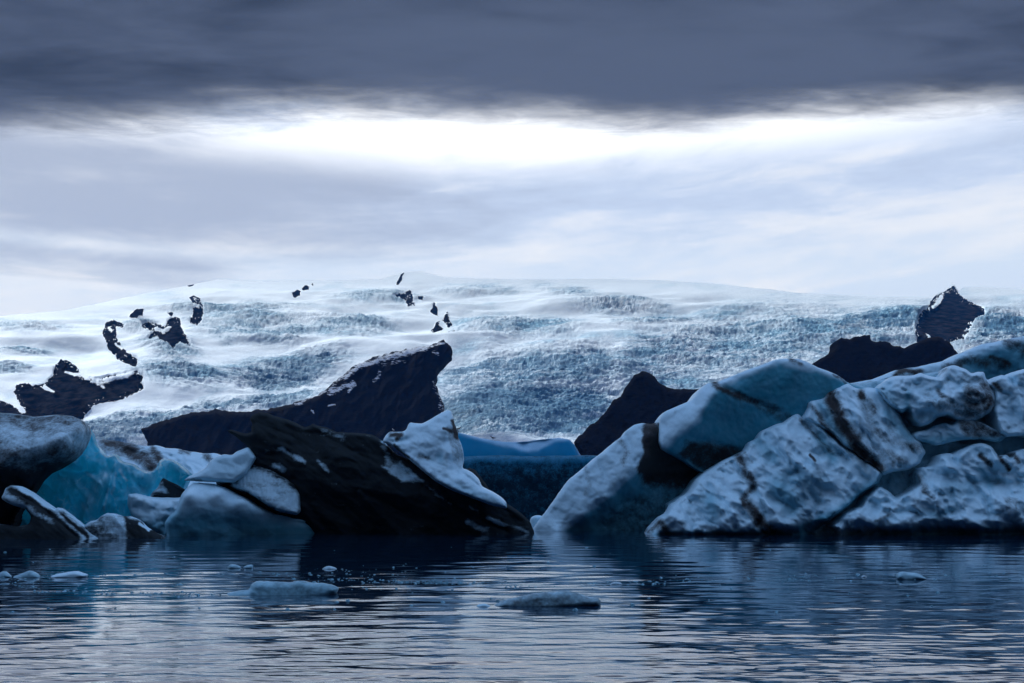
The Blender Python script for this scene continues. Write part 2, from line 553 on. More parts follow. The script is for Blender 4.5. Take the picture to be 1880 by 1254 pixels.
for k, (lx, ly, a, sl) in enumerate(((4.0, 1.7, 0.020, 0.08), (1.7, 0.62, 0.014, -0.10), (0.95, 0.27, 0.0085, 0.05), (0.5, 0.14, 0.0046, 0.0), (0.3, 0.085, 0.0016, 0.03))):
    fade = np.clip(1.6 - sp / (ly * 0.42), 0, 1)
    n = perlin((XX + sl * 6 * YY * 0.2) / lx + 3 * k, YY / ly + sl * XX / ly, 2.3 * k)
    n2 = perlin(XX / (lx * 1.7) + 40, (YY - sl * XX) / (ly * 1.37), 9.1 + k)
    Z += dense * fade * a * (n + 0.8 * n2) * 1.7
patch = 0.65 + 0.6 * fbm(XX / 30, YY / 18, 4.0, 3)
Z *= np.clip(patch, 0.25, 1.3)
nr, nc = XX.shape
I = np.arange(nr * nc).reshape(nr, nc)
quads = np.stack([I[:-1, :-1].ravel(), I[:-1, 1:].ravel(), I[1:, 1:].ravel(), I[1:, :-1].ravel()], 1)
water = mesh_obj("water", np.stack([XX.ravel(), YY.ravel(), Z.ravel()], 1), quads, WATER)
tag(water, kind='structure')

# ------------------------------------------------------------------ glacier
SKYLINE = [(-260, 590), (0, 580), (120, 570), (200, 553), (260, 540), (330, 527), (400, 513), (470, 517), (560, 515), (640, 514),
           (700, 512), (740, 500), (770, 498), (820, 510), (960, 513), (1100, 512), (1200, 514), (1300, 520), (1400, 530), (1470, 538),
           (1560, 543), (1640, 546), (1690, 546), (1712, 548), (1724, 537), (1736, 533), (1744, 527), (1749, 520), (1754, 526), (1760, 535), (1768, 528), (1800, 527), (1880, 530), (2140, 520)]
sx, sy = np.array(SKYLINE, float).T
cols = np.arange(-240, 2120, 1.7)
tt = np.linspace(0, 1, 316)
PXg, TT = np.meshgrid(cols, tt)
top = np.interp(PXg, sx, sy) + 1.2 * fbm(PXg / 40, PXg * 0, 3.0, 3)
PYg = 896 + (top - 896) * TT


def gdepth(px, py):
    d = np.interp(py, [490, 520, 560, 620, 700, 760, 815, 850, 900], [5300, 4900, 4250, 3550, 3050, 2750, 2500, 2350, 2250])
    d = d + 160 * fbm(px / 260, py / 130, 1.5, 3) * sstep(500, 640, py)
    return d


Dg = gdepth(PXg, PYg)


def blob(cx, cy, rx, ry, ang=0):
    a = math.radians(ang)
    X, Y = PXg - cx, PYg - cy
    u_, v_ = X * math.cos(a) + Y * math.sin(a), -X * math.sin(a) + Y * math.cos(a)
    return np.exp(-((u_ / rx) ** 2 + (v_ / ry) ** 2) ** 1.5)


rough = np.zeros_like(PXg)
for b in ((1050, 700, 260, 75, 0), (1000, 770, 230, 45, 0), (1350, 640, 260, 75, -8), (1600, 606, 190, 42, -10), (500, 690, 110, 32, 0), (560, 665, 90, 30, -10),
          (470, 600, 120, 28, 5), (310, 640, 60, 30, 20), (230, 790, 130, 38, -12), (330, 690, 90, 25, 5), (640, 600, 90, 22, 0), (880, 530, 80, 10, 0),
          (1030, 530, 60, 14, 10), (1820, 610, 90, 40, -20), (420, 565, 130, 12, 0), (1140, 560, 80, 14, 0), (960, 600, 130, 22, 0), (700, 545, 80, 12, 0),
          (50, 600, 70, 12, 0), (40, 640, 50, 10, 0), (20, 680, 45, 10, 0), (430, 745, 220, 20, -8), (250, 600, 40, 12, 0), (1900, 620, 120, 50, 0), (1200, 590, 90, 10, -6)):
    rough = np.maximum(rough, blob(*b))
rough = np.clip(rough * 1.15 + 0.32 * fbm(PXg / 70, PYg / 26, 6.0, 3) * sstep(505, 560, PYg), 0.03, 1)
grit = np.zeros_like(PXg)
for b in ((1000, 770, 260, 34, 0), (1000, 690, 230, 30, 0), (520, 690, 110, 20, -4), (420, 735, 180, 9, -9), (560, 725, 120, 6, -12), (200, 800, 120, 30, 0), (900, 800, 120, 12, 0), (340, 668, 70, 12, 10),
          (1800, 615, 110, 22, -25), (1440, 640, 220, 55, -8), (590, 672, 50, 10, -15), (420, 620, 26, 10, 25), (980, 650, 150, 14, 0), (280, 770, 110, 8, -10)):
    grit = np.maximum(grit, 0.75 * blob(*b))
# rock faces breaking through the ice: steep cliffs in the same sheet, dark where the rock mask says so
CLIFFS = [[(1683, 600), (1688, 582), (1700, 572), (1708, 556), (1716, 543), (1726, 538), (1735, 534), (1743, 529), (1749, 523), (1755, 530), (1762, 541), (1772, 548), (1785, 555), (1800, 562), (1808, 575), (1803, 585),
           (1794, 590), (1784, 600), (1778, 614), (1770, 630), (1740, 634), (1720, 640), (1690, 640), (1680, 615)],
          [(25, 718), (32, 706), (52, 704), (60, 710), (82, 706), (98, 690), (101, 672), (112, 658), (124, 662), (133, 668), (145, 680), (146, 690), (175, 702), (200, 694), (225, 690), (252, 684), (262, 700),
           (262, 718), (225, 732), (175, 742), (160, 755), (150, 775), (140, 830), (-250, 830), (-250, 725), (-60, 728), (0, 732), (20, 742), (40, 752), (44, 758), (34, 736)],
          [(188, 612), (195, 590), (210, 585), (228, 598), (226, 604), (212, 600), (214, 618), (220, 630), (235, 650), (252, 664), (254, 674), (246, 680), (222, 668), (206, 648), (198, 635)],
          [(257, 598), (280, 596), (303, 600), (308, 590), (322, 583), (330, 586), (333, 605), (345, 622), (350, 642), (330, 643), (318, 648), (300, 640), (290, 626), (270, 622), (282, 612), (262, 608)],
          [(348, 545), (356, 543), (368, 548), (373, 570), (370, 590), (362, 600), (348, 594), (354, 575), (354, 560)],
          [(236, 580), (250, 567), (264, 565), (262, 578), (248, 582)], [(536, 540), (545, 532), (552, 535), (550, 544), (540, 546)], [(553, 529), (560, 524), (568, 526), (567, 532), (556, 533)],
          [(722, 546), (736, 541), (745, 538), (753, 532), (757, 542), (761, 560), (750, 563), (744, 552)], [(790, 572), (798, 555), (803, 568), (805, 582), (797, 578)],
          [(790, 608), (800, 592), (813, 585), (821, 572), (825, 586), (833, 598), (815, 603), (800, 611)], [(345, 524), (351, 520), (357, 523), (350, 527)], [(727, 522), (735, 504), (742, 501), (738, 512), (731, 525)],
          [(815, 611), (836, 607), (842, 611), (826, 614)], [(768, 545), (778, 545), (776, 549), (770, 549)], [(305, 572), (318, 574), (314, 580)], [(570, 521), (575, 520), (574, 525)]]
SNOWY = [('s', [(1714, 566), (1722, 556), (1728, 545)], 6, 1.0), ('s', [(1782, 596), (1774, 606), (1770, 622)], 5, 0.45), ('s', [(1700, 610), (1706, 622)], 5, 0.7), ('s', [(150, 690), (180, 708), (205, 702), (240, 690)], 7, 0.9),
         ('s', [(165, 698), (200, 712)], 7, 0.6), ('s', [(82, 712), (98, 724)], 6, 0.8), ('s', [(120, 686), (142, 690)], 4, 0.8), ('s', [(175, 700), (190, 716)], 6, 0.7), ('s', [(285, 608), (300, 612), (310, 602)], 5, 1.0), ('s', [(205, 608), (200, 600)], 4, 0.8), ('s', [(222, 640), (212, 630)], 4, 0.8),
         ('s', [(357, 563), (364, 565)], 3, 0.9), ('s', [(811, 592), (819, 601)], 6, 1.0), ('s', [(-20, 724), (20, 736), (42, 756)], 6, 1.0)]
rockm = np.zeros_like(PXg); gulm = np.zeros_like(PXg)
qx = PXg + 3.5 * fbm(PXg / 9, PYg / 9, 21.0, 3); qy = PYg + 3.0 * fbm(PXg / 9, PYg / 9, 27.0, 3)
for cl_ in CLIFFS:
    P_ = np.array(cl_, float)
    sel = (PXg > P_[:, 0].min() - 12) & (PXg < P_[:, 0].max() + 12) & (PYg > P_[:, 1].min() - 12) & (PYg < P_[:, 1].max() + 12)
    xx, yy = qx[sel], qy[sel]
    dd_, _, _ = seg_dist(xx, yy, P_)
    dd_ = np.where(inside(xx, yy, P_), dd_, -dd_)
    hgt = P_[:, 1].max() - P_[:, 1].min()
    rag = min(3.2, 0.07 * (P_[:, 0].max() - P_[:, 0].min()) + 1.0) * fbm(PXg[sel] / 7, PYg[sel] / 5, 33.0, 4, 0.62)
    gul = fbm((PXg[sel] + 0.9 * PYg[sel]) / 20, (PYg[sel] - 0.5 * PXg[sel]) / 5.0, 36.0, 4, 0.62, 'ridge')
    m_ = sstep(-1.5, 1.5, dd_ + rag)
    gulm[sel] = np.maximum(gulm[sel], m_ * sstep(0.62, 0.86, gul) * sstep(18, 3, dd_) * (hgt > 30))
    yb = P_[:, 1].max(); xm = P_[:, 0].mean()
    D0 = np.interp(yb, [490, 520, 560, 620, 700, 760, 815, 850], [5300, 4900, 4250, 3550, 3050, 2750, 2500, 2300])
    lean = 0.95 * (np.interp(P_[:, 1].min(), [490, 520, 560, 620, 700, 760, 815, 850], [5300, 4900, 4250, 3550, 3050, 2750, 2500, 2300]) - D0) / max(hgt, 1)
    Dc = D0 - 8 + (yb - PYg[sel]) * lean + 34 * fbm((xx + 0.4 * yy) / 14, yy / 26, 31.0, 5, 0.6, 'ridge')
    Dg[sel] = Dg[sel] * (1 - m_) + np.minimum(Dc, Dg[sel]) * m_
    rockm[sel] = np.maximum(rockm[sel], m_)
snowm = paint(PXg, PYg, SNOWY, 3.0, 0.0, 4.0)
rockm = rockm * (1 - 0.85 * snowm) * (1 - 0.75 * gulm)
rough *= 1 - rockm; grit *= 1 - rockm
Xg, Yg, Zg = unproject(PXg, PYg, Dg)
warp = 30 * fbm(Xg / 120, Yg / 120, 2.0, 3)
flow = Xg * 0.25 + Yg
r1 = fbm((Xg + warp) / 95, (flow + warp) / 42, 1.0, 5, 0.62, 'ridge')
r2 = fbm((Xg - warp) / 30, (Yg - 0.4 * Xg) / 24, 5.0, 4, 0.65, 'ridge')
f1, f2 = worley((Xg + 1.6 * warp) / 21, (Yg - 1.6 * warp) / 25, 3)
ser = np.clip(f2 - f1, 0, 0.6)
rg2 = rough ** 1.3
disp = rg2 * (17.0 * r1 + 6.0 * r2 + 3.0 * (ser - 0.25)) + 8.0 * fbm(Xg / 200, Yg / 130, 8.0, 5) * (1 - rockm)
big = 48 * fbm(Xg / 520, Yg / 300, 11.0, 3) * sstep(0, 0.12, TT) * sstep(1, 0.9, TT) * (1 - rockm)
low = np.clip(0.5 - 0.5 * (0.6 * r1 + 0.7 * r2 + 0.5 * (ser - 0.3)), 0, 1)
Zg = Zg + (disp + big) * sstep(1.0, 0.90, TT)
# surface pattern along the ice flow: streaks, patches, crevasse shadow painted as dark slots
wR = sstep(650, 850, PXg)
vv_ = PYg + wR * (0.09 * (PXg - 850) - 0.00005 * (PXg - 1150) ** 2) + (1 - wR) * 0.24 * (PXg - 400) * sstep(680, 730, PYg) + 11 * fbm(PXg / 110, PYg / 45, 41.0, 3)
uu_ = PXg + 16 * fbm(PXg / 60, PYg / 30, 47.0, 3)
streak = fbm(uu_ / 48, vv_ / 5.5, 2.0, 5, 0.68)
patchn = fbm(uu_ / 120, vv_ / 26, 12.0, 3)
slot1 = fbm(uu_ / 8.5, vv_ / 3.6, 5.0, 3, 0.6, 'ridge')
slot2 = fbm((uu_ + 0.8 * vv_) / 4.2, vv_ / 8.0, 9.0, 3, 0.6, 'ridge')
DARKB = [('s', [(845, 752), (950, 744), (1070, 750)], 40, 1.0), ('s', [(840, 785), (950, 782), (1060, 786)], 18, 0.7), ('s', [(835, 684), (900, 674), (1000, 678), (1100, 668)], 20, 0.65), ('s', [(480, 692), (560, 686)], 20, 0.7), ('s', [(380, 750), (480, 736), (560, 723)], 8, 0.8),
         ('s', [(180, 806), (300, 792)], 26, 0.6), ('s', [(1180, 662), (1300, 652), (1450, 640)], 34, 0.15), ('s', [(1560, 590), (1680, 590)], 14, 0.4), ('s', [(1820, 602), (1900, 610)], 22, 0.75), ('s', [(330, 672), (350, 680)], 12, 0.6), ('s', [(560, 672), (600, 660)], 14, 0.5), ('s', [(420, 628), (400, 612)], 12, 0.35)]
LIGHTB = [('s', [(815, 664), (900, 650), (1000, 650), (1130, 640)], 14, 1.0), ('s', [(830, 724), (950, 716), (1060, 710), (1140, 700)], 12, 0.9), ('s', [(850, 806), (950, 808), (1060, 806)], 11, 0.9), ('s', [(560, 640), (700, 624), (810, 612)], 20, 1.0),
          ('s', [(170, 768), (300, 742), (450, 728), (600, 692)], 9, 0.9), ('s', [(330, 704), (420, 708), (520, 722), (600, 716)], 8, 0.9), ('s', [(850, 620), (1000, 610), (1150, 600)], 9, 0.8), ('s', [(1200, 600), (1350, 585), (1500, 575)], 8, 0.7)]
rough = rough * (0.25 + 0.75 * sstep(512, 548, PYg))
darkb = paint(PXg, PYg, DARKB, 13.0, 0.0, 14.0); lightb = paint(PXg, PYg, LIGHTB, 17.0, 0.0, 10.0)
rough2 = np.clip(rough * (1 - 0.75 * lightb) + 0.35 * darkb * (1 - rockm), 0, 1)
icev = np.clip(rough2 * (0.42 + 1.0 * streak + 0.9 * patchn + 0.55 * darkb) + 0.30 * sstep(0.1, 0.5, patchn + 0.5 * streak) * sstep(500, 530, PYg), 0, 1) * (1 - rockm)
deep = rough2 * (1.0 * sstep(0.30, 0.66, slot1) * sstep(-0.25, 0.3, patchn + 0.7 * streak + 0.5 * darkb) + 0.85 * sstep(0.38, 0.72, slot2) * sstep(0.0, 0.35, -patchn + 0.4 * streak + 0.5 * darkb)) + 0.8 * darkb * sstep(-0.35, 0.4, streak + 0.5 * patchn)
deep = np.clip(deep, 0, 1) * (1 - rockm)
nr, nc = Xg.shape
I = np.arange(nr * nc).reshape(nr, nc)
quads = np.stack([I[:-1, :-1].ravel(), I[:-1, 1:].ravel(), I[1:, 1:].ravel(), I[1:, :-1].ravel()], 1)
glacier = mesh_obj("glacier", np.stack([Xg.ravel(), Yg.ravel(), Zg.ravel()], 1), quads, GLACIER,
                   {'rough': rough.ravel(), 'grit': grit.ravel(), 'low': low.ravel(), 'rock': rockm.ravel(), 'icev': icev.ravel(), 'deep': deep.ravel()})
tag(glacier, kind='structure')

# ------------------------------------------------------------------ rock ridges and hills
def rock_relief(a, wl):
    return lambda x, y: a * fbm((x + 0.3 * y) / wl, y / (wl * 1.8), 2.0, 6, 0.6, 'ridge') + 0.5 * a * fbm((x + y) / (wl * 0.4), (y - x) / wl, 6.0, 5, 0.6)


def rock(name, outline, D, mat=None, snow=None, R=40, T=40, amp=3.0, seed=1, tilt=(0, 0.5), rel=None, step=1.8, wl=14.0, **kw):
    o = lobe(name, outline, D, mat or ROCK, R=R, T=T, TB=kw.pop('TB', 60), tilt=tilt, relief=rock_relief(rel or R * 0.25, 42), amp=amp, step=step,
             seed=seed, dirt=snow, wl=wl, soft=0, **kw)
    tag(o, kind='structure')
    return o


rock("rock_ridge", [(258, 788), (300, 772), (350, 758), (390, 754), (395, 750), (402, 755), (440, 756), (500, 750), (545, 738), (580, 728), (600, 715), (625, 692), (655, 668),
                    (690, 655), (730, 645), (765, 638), (790, 634), (815, 624), (829, 636), (828, 650), (818, 664), (806, 672), (800, 682), (800, 694), (796, 704), (804, 720),
                    (812, 740), (815, 765), (840, 790), (845, 850), (850, 900), (230, 900), (250, 860), (272, 812)], 2300, ROCK_MOSS, R=8, T=8, rel=12, seed=3, amp=5.5, tilt=(0, 1.3), TB=130, wl=11,
     snow=[('s', [(632, 693), (660, 672), (700, 660), (740, 648), (780, 640)], 9, 0.62), ('s', [(700, 656), (760, 642), (815, 630)], 5, 0.6), ('s', [(606, 722), (630, 712), (652, 702)], 7, 0.62), ('s', [(640, 720), (655, 706)], 5, 0.6),
           ('s', [(685, 702), (697, 685)], 5, 0.5), ('s', [(700, 672), (740, 664)], 8, 0.42), ('s', [(795, 646), (806, 650)], 4, 0.55), ('s', [(602, 745), (614, 743)], 3, 0.7), ('s', [(540, 742), (600, 718), (628, 694)], 5, 0.5), ('s', [(400, 752), (500, 748)], 3, 0.4), ('s', [(796, 700), (808, 735), (815, 770)], 8, 0.42), ('s', [(570, 752), (576, 758)], 3, 0.6)])
rock("hill", [(1053, 812), (1062, 800), (1075, 790), (1082, 780), (1092, 777), (1110, 760), (1120, 745), (1128, 732), (1140, 728), (1146, 715), (1156, 700), (1165, 688), (1178, 682),
              (1192, 684), (1202, 692), (1210, 705), (1225, 712), (1240, 714), (1280, 714), (1330, 712), (1400, 740), (1430, 900), (1056, 900), (1062, 850), (1066, 836), (1060, 826)], 1500, ROCK_MOSS,
     R=12, T=14, rel=20, seed=5, amp=4.0, tilt=(0, 1.0), TB=90, wl=12)
rock("hill", [(1480, 690), (1494, 668), (1505, 660), (1512, 655), (1522, 652), (1530, 645), (1536, 640), (1537, 626), (1545, 621), (1560, 622), (1570, 619), (1585, 616), (1597, 615), (1599, 626),
              (1610, 627), (1625, 626), (1640, 634), (1655, 638), (1662, 640), (1675, 632), (1690, 626), (1705, 620), (1722, 617), (1738, 625), (1750, 638), (1758, 648), (1800, 680), (1860, 800), (1880, 898), (1400, 898), (1440, 760)],
     1700, ROCK_MOSS, R=10, T=12, rel=16, seed=6, amp=5.0, tilt=(0, 1.0), TB=80, wl=9)
# ------------------------------------------------------------------ icebergs
def scallop(a, wl, seed, ang=0.0, stretch=1.0):
    """melt pits with soft crests, two sizes, plus fine grain"""
    ca, sa = math.cos(ang), math.sin(ang)
    def f(x, y):
        u_, v_ = (x * ca + y * sa) / stretch, -x * sa + y * ca
        wx = u_ + wl * 0.5 * fbm(u_ / wl / 1.4, v_ / wl / 1.4, seed, 3)
        wy = v_ + wl * 0.5 * fbm(u_ / wl / 1.4, v_ / wl / 1.4, seed + 4.0, 3)
        b1 = np.sqrt(perlin(wx / wl, wy / wl, seed + 0.5) ** 2 + 0.004)
        b2 = np.sqrt(perlin(wx / wl * 2.1 + 7, wy / wl * 2.1, seed + 2.5) ** 2 + 0.006)
        p1 = sstep(0.08, 0.55, perlin(wx / wl / 1.1 + 31, wy / wl / 1.1, seed + 5.5))
        p2 = sstep(0.15, 0.55, perlin(wx / wl * 1.7 + 11, wy / wl * 1.7, seed + 8.5))
        lowf = fbm(u_ / wl / 2.4, v_ / wl / 2.4, seed + 2.0, 3)
        return a * (1.5 * b1 + 0.55 * b2 * (0.6 + lowf) - 0.85 * p1 - 0.42 * p2 + 1.0 * lowf) + 0.03 * a * fbm(u_ / 6, v_ / 6, seed, 3)
    return f


def facets(a, wl, seed, ang=0.0, stretch=1.0, slope=1.0):
    """angular broken ice: overlapping flat-sided pyramids"""
    ca, sa = math.cos(ang), math.sin(ang)
    def f(x, y):
        u_, v_ = (x * ca + y * sa) / stretch / wl, (-x * sa + y * ca) / wl
        u_ = u_ + 0.18 * fbm(u_ * 1.3, v_ * 1.3, seed + 0.3, 2); v_ = v_ + 0.18 * fbm(u_ * 1.3, v_ * 1.3, seed + 4.3, 2)
        xi = np.floor(u_).astype(int); yi = np.floor(v_).astype(int)
        best = np.full(x.shape, -9.0)
        for p_ in (-1, 0, 1):
            for q_ in (-1, 0, 1):
                h = _PERM[_PERM[(xi + p_ + seed) & 255] + ((yi + q_) & 255)]
                jx = (h * 0.61803) % 1; jy = (h * 0.7548776) % 1; th = h * 0.7; hh = (h * 0.3217) % 1
                ex = xi + p_ + jx - u_; ey = yi + q_ + jy - v_
                rx = np.abs(ex * np.cos(th) + ey * np.sin(th)); ry = np.abs(-ex * np.sin(th) + ey * np.cos(th))
                best = np.maximum(best, 0.75 * hh - slope * (rx + 0.55 * ry))
        return a * (best + 0.45)
    return f


def strata(a, wl, ang, seed, stretch=6.0):
    ca, sa = math.cos(ang), math.sin(ang)
    def f(x, y):
        u_, v_ = x * ca + y * sa, -x * sa + y * ca
        n = fbm(u_ / (wl * stretch), v_ / wl, seed, 4, 0.55)
        wv = 30 * fbm(u_ / 90, v_ / 60, seed + 8.0, 3)
        return a * (0.8 * fbm(u_ / (wl * stretch), (v_ + wv) / wl / 1.6, seed + 3.0, 5, 0.6, 'ridge') + n) + 0.15 * a * fbm(u_ / 10, v_ / 4, seed, 3)
    return f


def gentle(a, wl, seed):
    return lambda x, y: a * fbm(x / wl, y / wl, seed, 4, 0.5) + 0.1 * a * fbm(x / 6, y / 6, seed + 3.0, 3)


# --- left: rounded grey overhang
b = root("iceberg", 60, 980, 82, "rounded grey-white iceberg overhanging like a snout at the far left edge", "iceberg")
lobe("ice_body", [(-300, 1000), (-285, 900), (-240, 815), (-170, 765), (-60, 750), (0, 757), (30, 760), (65, 765), (100, 761), (130, 763), (147, 771), (157, 781), (160, 793), (157, 806), (150, 822), (140, 838), (122, 853), (104, 863),
                  (84, 873), (70, 886), (60, 902), (45, 925), (30, 945), (24, 968), (0, 1000)], 83, ICE, R=95, T=95, tilt=(0, 0.0), seed=21, amp=1.5, TB=120,
     ctrl=[(-80, 780, -20), (40, 775, -18), (130, 775, -10), (20, 830, 26), (110, 825, 14), (10, 880, -5), (0, 930, -60), (30, 930, -60), (-80, 930, -60), (-80, 850, 20)], c=25,
     relief=lambda x, y: gentle(7, 34, 2.0)(x, y) + scallop(5, 40, 6)(x, y), parent=b, dirt0=0.60, dirt=[('p', [(-140, 870), (70, 860), (120, 850), (60, 905), (20, 1000), (-140, 1000)], 18, 0.9), ('s', [(10, 800), (60, 812), (120, 800), (150, 800)], 22, 0.42)],  # the dirt polygon darkens the whole underside of the overhang
     blue=[('p', [(60, 860), (140, 800), (160, 800), (130, 860), (80, 890)], 20, 0.5)])

# --- left: clear blue iceberg
b = root("iceberg", 200, 980, 87, "glowing clear blue iceberg with jagged rim beside the grey overhang", "iceberg")
lobe("ice_body", [(100, 800), (150, 778), (162, 784), (170, 797), (175, 815), (186, 826), (196, 838), (203, 836), (209, 833), (216, 836), (222, 846), (234, 850), (247, 852), (256, 860), (266, 864), (270, 867), (281, 865),
                  (289, 856), (293, 846), (300, 842), (316, 843), (328, 849), (338, 858), (347, 866), (352, 872), (346, 886), (338, 900), (340, 1000), (18, 1000), (20, 965), (34, 930), (58, 896), (90, 860)], 89, ICE_BLUE,
     R=12, T=12, fade=4, tilt=(0, 0.25), seed=22, amp=1.2, TB=30,
     ctrl=[(150, 800, 0), (180, 835, 6), (130, 858, 22), (170, 862, 16), (150, 870, 2), (100, 890, 12), (120, 920, 26), (150, 940, 24), (195, 870, 14), (205, 860, 24), (198, 890, 34), (185, 925, 40), (170, 955, 44),
           (225, 880, 16), (250, 870, 4), (245, 910, 20), (290, 870, 6), (320, 862, 4), (300, 900, 18), (225, 945, 26), (60, 940, 10), (100, 960, 26), (280, 960, 30), (270, 868, 0), (215, 840, 8)], c=5,
     strokes=[([(212, 848), (204, 880), (190, 920), (178, 958)], 18, 7, 1), ([(190, 875), (172, 895), (158, 930), (150, 958)], 16, 9, 1), ([(118, 862), (150, 866), (172, 866)], -14, 7), ([(222, 862), (245, 885), (262, 890)], -10, 9), ([(290, 860), (275, 890), (258, 905)], -12, 10), ([(330, 855), (318, 880)], 8, 7, 1), ([(110, 905), (125, 930)], -9, 12)],
     relief=lambda x, y: 4.0 * fbm((x + 0.3 * y) / 22, y / 70, 3.0, 4, 0.55, 'ridge') + gentle(6, 36, 5.0)(x, y) + facets(32, 36, 3, 1.2, 1.7)(x, y) + facets(7, 13, 5, 1.2, 1.6)(x, y), parent=b,
     blue=[('p', [(0, 750), (380, 750), (380, 1000), (0, 1000)], 2, 0.95), ('s', [(195, 872), (175, 895), (160, 930)], 13, 0.45), ('s', [(215, 855), (245, 865), (262, 875)], 10, 0.55), ('s', [(275, 875), (262, 900), (240, 905)], 12, 0.5), ('s', [(300, 850), (335, 862)], 9, 0.6), ('s', [(120, 880), (150, 890)], 12, 0.65), ('s', [(218, 862), (231, 882)], 3, 0.1), ('s', [(212, 870), (206, 905)], 3, 0.3), ('s', [(200, 900), (190, 940)], 3, 0.3), ('s', [(160, 868), (172, 876)], 4, 0.3), ('s', [(176, 800), (186, 832)], 4, 0.5)])

# --- left: mottled dirty berg behind
b = root("iceberg", 300, 980, 105, "low white iceberg mottled with black ash behind the clear blue one", "iceberg")
lobe("ice_body", [(150, 820), (172, 808), (190, 806), (215, 810), (235, 813), (262, 819), (288, 817), (300, 822), (325, 824), (345, 829), (362, 830), (376, 833), (395, 832), (412, 838), (470, 850), (470, 1000), (120, 1000)], 105, ICE,
     R=20, T=15, tilt=(0, 1.6), seed=23, amp=2.0, TB=90, relief=lambda x, y: scallop(9, 15, 11, 0.5, 1.8)(x, y) + gentle(5, 50, 3.0)(x, y), parent=b,
     dirt=[('s', [(196, 814), (230, 824), (262, 840), (280, 856)], 22, 0.72), ('s', [(215, 812), (240, 816)], 12, 0.7), ('s', [(280, 822), (292, 842)], 9, 0.7), ('s', [(330, 828), (345, 832)], 9, 0.6), ('s', [(375, 836), (392, 846)], 8, 0.55), ('s', [(320, 850), (350, 860)], 7, 0.3)])

# --- left: brown tilted slab in front
b = root("iceberg", 100, 990, 77, "brown tilted ice slab leaning out of the water below the grey overhang", "iceberg")
lobe("ice_slab", [(2, 914), (8, 904), (9, 897), (20, 891), (38, 893), (55, 902), (80, 921), (101, 936), (107, 931), (125, 944), (150, 964), (170, 979), (192, 988), (200, 1010), (-120, 1010), (-120, 960), (0, 962), (30, 966), (53, 962),
                  (57, 948), (47, 934), (26, 929), (10, 921)], 77, ICE_DIRTY, R=16, T=18, seed=24, amp=1.2, TB=45, fade=4, parent=b,
     ctrl=[(25, 900, 0), (60, 915, 4), (100, 940, 4), (140, 962, 4), (180, 984, 2), (25, 920, 14), (70, 940, 22), (110, 965, 24), (70, 975, 30), (20, 980, 16), (-60, 980, 12), (150, 985, 16), (45, 912, 14), (90, 945, 6), (120, 968, 22)], c=4,
     strokes=[([(20, 900), (60, 922), (100, 950), (140, 985)], -7, 4, 1), ([(104, 936), (130, 960), (160, 985)], -6, 3.5, 1), ([(110, 940), (150, 975)], 4, 4, 1)],
     relief=strata(2.2, 6, 0.66, 4.0, 7.0), dirt0=0.35, dirt=[('s', [(20, 900), (60, 924), (100, 952), (140, 988)], 9, 0.95), ('p', [(50, 935), (100, 965), (140, 1000), (-120, 1000), (-120, 960), (50, 962)], 8, 0.9), ('s', [(115, 945), (160, 985)], 5, 0.85), ('s', [(40, 898), (90, 930)], 5, 0.1)])

b = root("iceberg", 230, 990, 76, "low dark brown ice lump at the waterline before the clear blue iceberg", "iceberg")
lobe("ice_body", [(150, 968), (165, 957), (178, 955), (186, 947), (197, 941), (214, 944), (224, 948), (240, 948), (256, 955), (266, 966), (280, 975), (300, 984), (306, 1010), (150, 1010)], 77.5, ICE_DIRTY, R=16, T=22, seed=25, amp=1.5, TB=40, parent=b, tilt=(0, 0.3),
     strokes=[([(205, 944), (222, 965), (240, 990)], 6, 6, 1), ([(180, 952), (190, 975)], -5, 6)], relief=strata(3, 9, 0.9, 8.0, 4.0), dirt0=0.4, dirt=[('p', [(228, 948), (262, 958), (300, 985), (300, 1010), (250, 1010), (232, 975)], 6, 0.95), ('s', [(170, 975), (210, 990)], 14, 0.7), ('s', [(258, 962), (274, 974)], 3, 0.0)])

# --- left centre: white scoop with brown fin
b = root("iceberg", 280, 985, 81, "pale scooped ice block with a brown fin beside the smooth teal iceberg", "iceberg")
lobe("ice_body", [(235, 907), (250, 906), (270, 911), (295, 913), (330, 914), (352, 905), (400, 930), (420, 1010), (300, 1010), (292, 985), (268, 966), (250, 955), (240, 945), (234, 928)], 83.8, ICE, R=12, T=14, seed=26, amp=1.5, TB=40, parent=b, fade=4,
     ctrl=[(245, 912, 0), (300, 918, 0), (270, 925, 14), (310, 925, 14), (260, 935, 6), (290, 945, 22), (270, 955, 20), (330, 950, 22), (320, 985, 14), (350, 1000, 10)], c=6,
     relief=lambda x, y: scallop(4, 14, 15)(x, y) + facets(7, 20, 81, 0.5, 1.5)(x, y), dirt0=0.16, blue=[('p', [(260, 958), (300, 950), (420, 960), (420, 1010), (290, 1010)], 16, 0.75)])
lobe("ice_fin", [(274, 914), (280, 903), (289, 897), (293, 888), (299, 877), (310, 883), (326, 890), (340, 899), (345, 912), (330, 916), (300, 917)], 84.4, ICE_DIRTY, R=8, T=10, seed=27, amp=1.0, TB=14, parent=b,
     dirt0=0.5, dirt=[('p', [(300, 878), (350, 900), (350, 920), (312, 905)], 6, 0.95), ('s', [(285, 912), (330, 914)], 6, 0.9)], ctrl=[(290, 900, 4), (300, 884, 0), (320, 900, -6), (310, 910, 0)], c=5)

